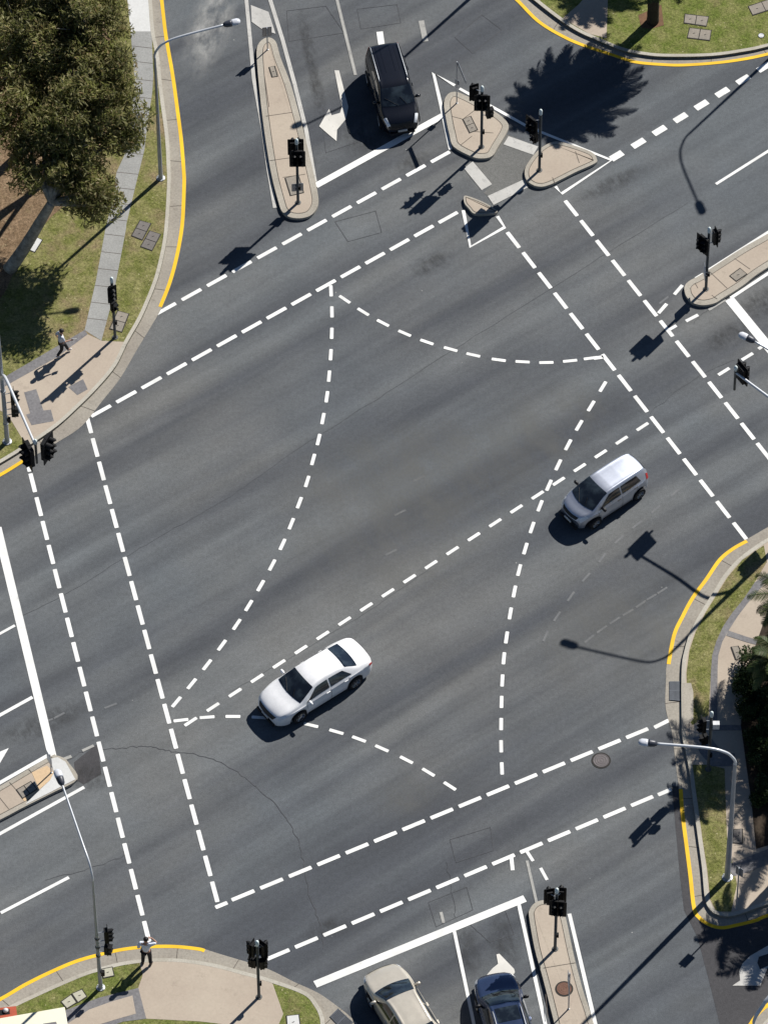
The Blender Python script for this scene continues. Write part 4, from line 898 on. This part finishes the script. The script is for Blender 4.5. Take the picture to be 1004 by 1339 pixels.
hatch = dict(W=1.69, x0=-1.80, x1=1.66, sill=.20, rw=.30, ax=(1.12, -1.24), bowf=.27, bowr=.16,
    zt=[(-1.80,.62),(-1.78,.95),(-1.73,1.15),(-1.60,1.36),(-1.40,1.46),(-.6,1.51),(.0,1.51),(.30,1.47),(.6,1.33),(1.02,1.08),(1.18,1.01),(1.5,.90),(1.63,.75),(1.70,.6),(1.72,.48)],
    zs=[(-1.80,.55),(-1.74,.90),(-1.5,1.0),(-.5,.98),(.9,.93),(1.3,.88),(1.55,.74),(1.68,.56),(1.72,.44)],
    w=[(-1.80,.54),(-1.74,.68),(-1.5,.79),(-.8,.84),(.9,.83),(1.25,.79),(1.5,.70),(1.66,.57),(1.72,.44)],
    wg=[(-1.80,.72),(-1.55,.66),(-1.2,.675),(.3,.69),(1.05,.82),(1.72,.76)],
    ws=(.27, 1.08), rg=(-1.76, -1.56), sidew=(.88, .26, -1.30, -1.10, -.30), seams=(.95, -.3, -1.1), handles=(-.12, -1.0), mir=.72, hm=None, mm=None,
    hl=(1.38, 1.62, 2.6, 3.9), tl=(-1.76, -1.60, 2.2, 3.5), grille=(4.4,))
hatch['hm'] = M['trim']; hatch['mm'] = M['trim']
build_car('hatchback_car', hatch, sm, (776.8,683.5), (835,645), 1, 'small silver-blue hatchback with a bright roof, heading down to the left', 'car')
van = dict(W=1.74, x0=-2.12, x1=2.10, sill=.24, rw=.34, ax=(1.34, -1.30), bowf=.14, bowr=.06,
    zt=[(-2.12,.65),(-2.10,1.10),(-2.05,1.45),(-1.95,1.62),(-1.7,1.68),(-.8,1.71),(.2,1.70),(.50,1.64),(.85,1.42),(1.22,1.16),(1.4,1.09),(1.8,.98),(2.0,.85),(2.08,.68),(2.10,.52)],
    zs=[(-2.12,.60),(-2.06,1.0),(-1.8,1.06),(0,1.04),(1.1,1.0),(1.6,.93),(1.95,.78),(2.07,.60),(2.10,.48)],
    w=[(-2.12,.66),(-2.06,.80),(-1.8,.87),(-1.0,.90),(1.2,.895),(1.7,.85),(1.95,.77),(2.07,.68),(2.10,.60)],
    wg=[(-2.12,.86),(-1.9,.78),(-1.5,.76),(.4,.76),(1.2,.86),(2.10,.82)],
    ws=(.52, 1.24), rg=(-2.10, -1.98), sidew=(1.02, .48, -1.75, -1.60, -.15), seams=(1.05, -.15, -1.05), handles=(.05, -.9), mir=.9,
    hl=(1.72, 1.98, 2.9, 4.3), tl=(-2.08, -1.96, 2.6, 4.1), grille=(4.6,), rails=True, ribs=True)
SC = .93
for k_ in ('zt','zs','w','wg'): van[k_] = [(a*SC, b*(.97 if k_ == 'w' else 1)) for a, b in van[k_]]
for k_ in ('ax','ws','rg','sidew','seams','handles','hl0'):
    if k_ in van: van[k_] = tuple(a*SC for a in van[k_])
van.update(x0=-2.12*SC, x1=2.10*SC, mir=.9*SC, hl=(1.76*SC, 2.05*SC, 3.2, 4.45), tl=(-2.09*SC, -1.90*SC, 3.0, 4.3))
build_car('people_carrier', van, bm_, None, None, 1, 'black people carrier waiting behind the upper stop line, its shadow beside it', 'car', math.degrees(SIDEANG)+1.5, (513,132))
beige = dict(sedan); beige.update(mm=cm, sunroof=(-.45, .02)); beige['sunroof'] = None
build_car('sedan_car', beige, cm, None, None, 1, 'beige sedan at the bottom edge, nose up against the stop line', 'car', 116.5, (531,1339))
blue = dict(sedan); blue = dict(blue, zt=[(-2.36,.58),(-2.33,1.0),(-2.2,1.35),(-2.0,1.46),(-1.2,1.50),(-.3,1.51),(.2,1.50),(.46,1.45),(.8,1.26),(1.16,1.05),(1.35,.99),(1.8,.91),(2.1,.80),(2.24,.66),(2.30,.50)],
    wg=[(-2.36,.80),(-2.0,.70),(-.3,.665),(.3,.675),(1.2,.83),(2.3,.80)], rg=(-2.30, -2.08), sidew=(.98, .42, -1.75, -1.6, -.2), rails=True, sunroof=(-.35, .28), mm=M['trim'])
build_car('wagon_car', blue, blm, None, None, 1, 'dark blue wagon at the bottom edge, waiting on the painted arrow', 'car', 103, (663,1352))

# ------------------------------------------------------------------ people
def person(pxy, z, yaw, label, J, shirt, shoes, sleeve=.9, hgt=1.78, phone=None):
    """J: joint name -> (x right, y forward, z up) for a 1.75 m figure; one continuous skinned body"""
    b = at(*pxy, z); o = empty('person', (b.x, b.y, z), R(yaw), label, 'person'); s = hgt/1.75
    names = list(J); idx = {n: i for i, n in enumerate(names)}
    E = [('pelvis','belly'),('belly','chest'),('chest','neck'),('neck','head0'),('head0','head1')]
    for sd_ in ('L', 'R'):
        E += [('chest','sh'+sd_),('sh'+sd_,'el'+sd_),('el'+sd_,'wr'+sd_),('wr'+sd_,'hand'+sd_),('pelvis','hip'+sd_),('hip'+sd_,'kn'+sd_),('kn'+sd_,'an'+sd_),('an'+sd_,'toe'+sd_)]
    rad = dict(pelvis=.105, belly=.105, chest=.135, neck=.055, head0=.075, head1=.085, sh=.070, el=.042, wr=.028, hand=.030, hip=.095, kn=.058, an=.042, toe=.035)
    def skin(nm, verts, edges, rads, m_, parent, sub=2, root=0, flatten=1):
        me = bpy.data.meshes.new(nm); me.from_pydata([Vector(v)*s for v in verts], edges, []); t = bpy.data.objects.new(nm, me); C.objects.link(t)
        t.modifiers.new('s', 'SKIN'); mo = t.modifiers['s']; mo.use_smooth_shade = True; mo.branch_smoothing = .4
        if not me.skin_vertices: 
            bm = bmesh.new(); bm.from_mesh(me); bm.verts.layers.skin.verify(); bm.to_mesh(me); bm.free()
        for i, r in enumerate(rads):
            me.skin_vertices[0].data[i].radius = (r[0]*s, r[1]*s) if hasattr(r, '__len__') else (r*s, r*s)
        for i in range(len(rads)): me.skin_vertices[0].data[i].use_root = (i == root)
        sb = t.modifiers.new('u', 'SUBSURF'); sb.levels = sub; sb.render_levels = sub
        dg = bpy.context.evaluated_depsgraph_get(); dg.update(); m2 = bpy.data.meshes.new_from_object(t.evaluated_get(dg)); m2.name = nm
        bpy.data.objects.remove(t); m2.materials.clear(); m2.materials.append(m_)
        for p in m2.polygons: p.use_smooth = True
        n = bpy.data.objects.new(nm, m2); C.objects.link(n); n.parent = parent; return n
    vs = [J[n] for n in names]; rs = [rad[n] if n in rad else rad[n[:-1]] for n in names]
    body = skin('body', vs, [(idx[a], idx[b_]) for a, b_ in E], rs, M['skin'], o)
    # hands: five fingers each
    for sd_ in ('L', 'R'):
        hp = Vector(J['hand'+sd_]); wp = Vector(J['wr'+sd_]); d = (hp-wp).normalized(); sidev = d.cross(Vector((0, 0, 1))); sidev = sidev.normalized() if sidev.length > .1 else Vector((0, 1, 0))
        mb = MB()
        for k in range(4):
            a = hp*s+sidev*(k-1.5)*.021*s; l = (.075, .085, .08, .062)[k]*s; cur = d.cross(sidev)*(.03*s)
            mb.tube([a-d*.02, a+d*l*.5, a+d*l*.85+cur*.6], [.010, .009, .007], 6)
        a = hp*s+sidev*.035*s-d*.03; mb.tube([a, a+(d+sidev).normalized()*.05, a+(d*1.3+sidev*.6).normalized()*.075], [.011, .010, .008], 6)
        mb.build('fingers', M['skin'], body, True)
    H = Vector(J['head1'])*s; mb = MB()
    mb.lathe([(.02, -.07), (.085, -.055), (.102, .0), (.098, .05), (.065, .095), (.01, .115)], 16, Matrix.Translation(H+Vector((0, -.018, .025)))); mb.build('hair', M['hair'], body, True)
    mb = MB(); mb.lathe([(.018, -.02), (.016, .01), (.004, .03)], 8, Matrix.Translation(H+Vector((0, .095, -.03)))); 
    mb.box(H+Vector((-.10, 0, -.02)), (.02, .04, .06)); mb.box(H+Vector((.10, 0, -.02)), (.02, .04, .06)); mb.build('nose_and_ears', M['skin'], body, True)
    mb = MB()
    for q_ in (-.033, .033): mb.lathe([(.010, -.008), (.012, 0), (.004, .01)], 8, Matrix.Translation(H+Vector((q_, .083, .0))))
    mb.box(H+Vector((0, .082, -.058)), (.045, .012, .010)); mb.build('eyes_and_mouth', M['hair'], body)
    # clothes follow the same joints, slightly larger
    g = lambda n: J[n]
    mid = lambda a, b_, t: tuple(Vector(J[a]).lerp(Vector(J[b_]), t))
    P = [tuple(Vector(g('pelvis'))-Vector((0,0,.05))), g('belly'), g('chest'), mid('chest', 'neck', .75), g('shL'), mid('shL', 'elL', .95), g('shR'), mid('shR', 'elR', .95)]
    if sleeve > .95: pass
    skin('shirt', P, [(0, 1), (1, 2), (2, 3), (2, 4), (4, 5), (2, 6), (6, 7)], [.150, .152, .172, .075, .092, .068, .092, .068], shirt, body)
    P = [mid('pelvis', 'belly', .25), g('hipL'), g('knL'), mid('knL', 'anL', .96), g('hipR'), g('knR'), mid('knR', 'anR', .96)]
    skin('trousers', P, [(0, 1), (1, 2), (2, 3), (0, 4), (4, 5), (5, 6)], [.145, .112, .080, .068, .112, .080, .068], M['trouser'], body)
    for sd_ in ('L', 'R'):
        a = Vector(J['an'+sd_]); t = Vector(J['toe'+sd_]); d = (t-a); d.z = 0; d.normalize()
        zb = min(a.z, t.z)-.035
        skin('shoe', [tuple(a-d*.06+Vector((0, 0, -.03))), tuple(a+d*.06+Vector((0, 0, -.035))), tuple(t+d*.02)], [(0, 1), (1, 2)], [.050, .052, .045], shoes, body)
    return o
J1 = dict(pelvis=(0,0,.96), belly=(0,0,1.12), chest=(0,-.01,1.34), neck=(.0,0,1.50), head0=(.01,.02,1.57), head1=(.015,.03,1.66),
    shL=(-.19,0,1.42), elL=(-.28,-.08,1.17), wrL=(-.27,.06,.97), handL=(-.26,.10,.91), shR=(.19,0,1.42), elR=(.40,.10,1.44), wrR=(.19,.16,1.60), handR=(.13,.12,1.65),
    hipL=(-.10,0,.88), knL=(-.13,.02,.50), anL=(-.15,-.02,.09), toeL=(-.17,.12,.05), hipR=(.10,0,.88), knR=(.12,.04,.50), anR=(.14,-.01,.09), toeR=(.16,.13,.05))
person((192.5,1261), KH+.005, -12, 'person in white shirt standing on the yellow-edged kerb, a hand raised to the head', J1, M['shirtw'], M['shoeb'], hgt=1.86)
J2 = dict(pelvis=(0,0,.95), belly=(0,.01,1.11), chest=(0,.02,1.33), neck=(0,.03,1.48), head0=(0,.05,1.56), head1=(0,.07,1.65),
    shL=(-.18,.02,1.41), elL=(-.24,-.16,1.20), wrL=(-.22,-.05,.98), handL=(-.22,.0,.93), shR=(.18,.02,1.41), elR=(.22,.10,1.14), wrR=(.20,.36,1.12), handR=(.19,.44,1.13),
    hipL=(-.09,0,.87), knL=(-.10,.20,.52), anL=(-.10,.32,.13), toeL=(-.11,.46,.12), hipR=(.09,0,.87), knR=(.10,-.02,.48), anR=(.10,-.25,.12), toeR=(.11,-.12,.05))
p2 = person((81.5,464), KH+.005, -72, 'person in pale shirt walking right across the pink paving with one forearm held out', J2, M['shirtg'], M['shoew'], hgt=1.68)
mb = MB(); mb.box((0, 0, 0), (.20, .02, .14)); pc = mb.build('paper_sheet', M['signwhite']); pc.location = p2.matrix_basis @ Vector((.18, .52, 1.10)); pc.rotation_euler = (.6, .2, .3)
tag(pc, 'small white sheet in the outstretched hand of the walking person', 'paper')

# ------------------------------------------------------------------ trees
def leaf_cloud(name, clumps, n, m_, parent, lw=.060, ll=.25, rnd=None):
    rnd = rnd or random.Random(3); vs = []; fs = []; tot = sum(c[1]**2 for c in clumps)
    for c, r in clumps:
        for _ in range(int(n*r*r/tot)):
            d = Vector((rnd.gauss(0, 1), rnd.gauss(0, 1), rnd.gauss(0, .8))); d = d.normalized()*r*(rnd.random()**.55)
            p = c+d; a = Vector((rnd.gauss(0, 1), rnd.gauss(0, 1), rnd.gauss(-.35, .9))).normalized(); b = a.orthogonal().normalized(); b.rotate(Matrix.Rotation(rnd.uniform(0, 6.3), 3, a))
            l = ll*rnd.uniform(.6, 1.5); w_ = lw*rnd.uniform(.7, 1.5); k = len(vs)
            vs += [p-a*l*.5, p+b*w_*.5, p+a*l*.5, p-b*w_*.5]; fs.append((k, k+1, k+2, k+3))
    mb = MB(); mb.add(vs, fs); me = bpy.data.meshes.new(name); me.from_pydata(mb.v, [], mb.f); me.materials.append(m_)
    o = bpy.data.objects.new(name, me); C.objects.link(o); o.parent = parent; return o
def gum(base, label, lobes, seed, n=20000, trunk_pts=None, r0=.26):
    """lobes: (px, py, height, radius) traced at their own height"""
    rnd = random.Random(seed); b = at(*base, KH); o = empty('gum_tree', (b.x, b.y, KH), 0, label, 'tree', 'gum trees in the north-west verge')
    L = [(at(x, y, h)-Vector((b.x, b.y, KH)), r) for x, y, h, r in lobes]
    mb = MB(); fork = trunk_pts[-1] if trunk_pts else Vector((0, 0, 3.2))
    P = crom(trunk_pts or [Vector((0, 0, 0)), Vector((.1, .1, 1.6)), fork], 6); mb.tube(P, [r0*(1-.4*i/len(P)) for i in range(len(P))], 12); mb.build('trunk', M['bark'], o, True)
    mb = MB(); cl = []
    for c, r in L:
        m_ = fork.lerp(c, .5)+Vector((rnd.uniform(-.4, .4), rnd.uniform(-.4, .4), .2)); P = crom([fork, m_, c], 6)
        mb.tube(P, [r0*.5*(1-.8*i/len(P)) for i in range(len(P))], 7)
        for k in range(int(9*r*r)+4):
            d = Vector((rnd.gauss(0, 1), rnd.gauss(0, 1), rnd.gauss(0, .8))).normalized()*r*rnd.uniform(.35, 1.2); q_ = c+d
            cl.append((q_, rnd.choice((.25, .35, .5, .65, .85)))); mb.tube([c.lerp(q_, .1), q_], [.035, .012], 5)
    mb.build('limbs', M['bark'], o, True)
    leaf_cloud('crown', cl, n, M['gumleaf'], o, rnd=rnd); return o
fk = at(68, 265, 4.2)-at(13, 352, KH); 
gum((13,352), 'big olive-green gum tree with a pale leaning trunk over the north-west footpath',
    [(70,205,5.6,1.5),(120,150,6.2,1.9),(142,118,6.3,1.15),(60,150,6.4,1.5),(110,215,5.2,1.2),(95,100,7.2,1.7),(135,262,4.2,.75),(164,172,5.3,.6),(115,250,4.6,.7),(85,238,5.0,.7),(40,190,6.0,.9)], 11, 44000,
    [Vector((0, 0, 0)), Vector((fk.x*.35, fk.y*.35, 1.3)), Vector((fk.x*.75, fk.y*.75, 3.0)), fk], .30)
gum((40,190), 'gum tree at the top left edge with a dense dark crown', [(30,60,7,2.0),(80,30,7.4,1.9),(60,-20,7.6,2.0),(0,10,7,1.8),(45,100,6.6,1.1)], 12, 36000)
gum((112,190), 'gum tree whose crown meets the new pale footpath at the top', [(112,40,8.0,1.6),(102,-10,8.6,1.8),(146,84,7.6,.85),(122,20,8.2,1.1),(112,-30,8.4,1.3)], 13, 28000)
gum((-60,330), 'gum tree beyond the left edge casting shade on the lawn', [(-60,200,6.4,1.9),(-110,150,7,2.0),(-40,170,6.6,1.4),(-20,120,6.8,1.3)], 14, 26000)

def palm(base, z, h, rf, nf, label, seed, trunk=.2, cat='palm', lean=(0, 0), group='palms round the junction', droop=1.0, lw=.024):
    rnd = random.Random(seed); b = at(*base, z); o = empty('palm_tree', (b.x, b.y, z), 0, label, cat, group)
    top = Vector((lean[0], lean[1], h)); mb = MB(); P = crom([Vector((0, 0, -.02)), Vector((lean[0]*.3, lean[1]*.3, h*.5)), top], 10)
    mb.tube(P, [trunk*(1.25-.35*i/len(P))*(1+.06*(i % 2)) for i in range(len(P))], 14); mb.build('trunk', M['palmbark'], o, True)
    for f in range(nf):
        a = 2*math.pi*(f*.381966)+rnd.uniform(-.15, .15); lv = f/nf; el = R(74-100*lv+rnd.uniform(-12, 12)); L = rf*rnd.uniform(.85, 1.12)*(1.05-.25*(1-lv)**3)
        u = Vector((math.cos(a), math.sin(a), 0)); pts = []; p = top+Vector((0, 0, .05)); e = el; n = 14
        for k in range(n+1):
            pts.append(p.copy()); p = p+(u*math.cos(e)+Vector((0, 0, math.sin(e))))*(L/n); e -= R(4.2)*droop*(1+.5*k/n)*(rnd.uniform(.8, 1.2))
        mb = MB(); mb.tube(pts, [.022*(1-.8*k/n)+.003 for k in range(n+1)], 4)
        for k in range(4*n):
            t = (k+1.5)/(4*n+1)*n; i = int(t); q_ = pts[i].lerp(pts[min(n, i+1)], t-i); tg = (pts[min(n, i+1)]-pts[i]).normalized() if i < n else (pts[n]-pts[n-1]).normalized()
            sv = tg.cross(Vector((0, 0, 1))); sv = sv.normalized() if sv.length > .05 else Vector((-u.y, u.x, 0)); ln = .46*rf/2.2*math.sin(math.pi*min(1, .12+.88*k/(4*n)))**.6+.05
            for s_ in (-1, 1):
                d = (sv*s_+tg*.75+Vector((0, 0, -.25+rnd.uniform(-.25, .15)))).normalized(); nn = tg*lw
                mb.add([q_-nn, q_+nn, q_+d*ln*.6+nn*.8, q_+d*ln, q_+d*ln*.6-nn*.8], [(0, 1, 2, 3, 4)])
        mb.build('frond', M['palmleaf'], o)
    return o
palm((853,28), KH, 4.85, 2.6, 130, 'thick palm trunk in the north-east lawn, its round crown shadow on the road', 21, .21)
palm((893,-118), KH, 4.8, 2.3, 76, 'palm behind the top edge whose frond shadow falls on the pink paving', 22, .2)
for q_ in (((1041,862), 4.0, 2.2, 44, 'palm at the right edge whose frond tips reach over the pink footpath', 23),
           ((1012,937), 3.9, 1.5, 30, 'dark palm at the right edge, level with the small white signal box', 24),
           ((1060,1108), 4.0, 1.7, 24, 'palm beyond the right edge, shading the foot of the thick lamp pole', 26),
           ((1094,926), 4.5, 2.0, 22, 'palm beyond the right edge, farthest inside the garden bed', 27),
           ((1100,1142), 3.7, 2.1, 30, 'palm beyond the right edge nearest the lower kerb', 28),
           ((1108,1010), 4.3, 2.0, 18, 'palm beyond the right edge in the middle of the garden bed', 29)):
    palm(q_[0], KH, q_[1], q_[2], q_[3], q_[4], q_[5], .16, lw=.017)
def shrub(px, r, h, label, seed):
    rnd = random.Random(seed); b = at(*px, KH); o = empty('shrub', (b.x, b.y, KH), 0, label, 'shrub', 'shrubs in the shaded garden bed')
    mb = MB()
    for k in range(7):
        a = k*.9; mb.tube([(0, 0, 0), (r*.3*math.cos(a), r*.3*math.sin(a), h*.5), (r*.6*math.cos(a), r*.6*math.sin(a), h*.8)], [.02, .012, .006], 5)
    mb.build('stems', M['palmbark'], o)
    cl = [(Vector((rnd.uniform(-r, r)*.7, rnd.uniform(-r, r)*.7, h*rnd.uniform(.3, .9))), rnd.uniform(.25, .45)*r) for _ in range(16)]
    leaf_cloud('foliage', cl, 4200, M['shrubleaf'], o, .05, .12, rnd)
shrub((990,880), 1.0, .7, 'rounded shrub at the upper end of the shaded garden bed', 31)
shrub((988,918), .9, .6, 'low shrub in the middle of the garden bed, level with the tall signal cap', 32)
shrub((998,958), 1.0, .8, 'low shrub at the right edge above the lamp arm bend', 33)
shrub((1003,1040), .8, .6, 'low shrub at the right edge beside the speckled path', 34)
shrub((1003,998), .9, .6, 'low shrub at the right edge, level with the lamp arm bend', 35)
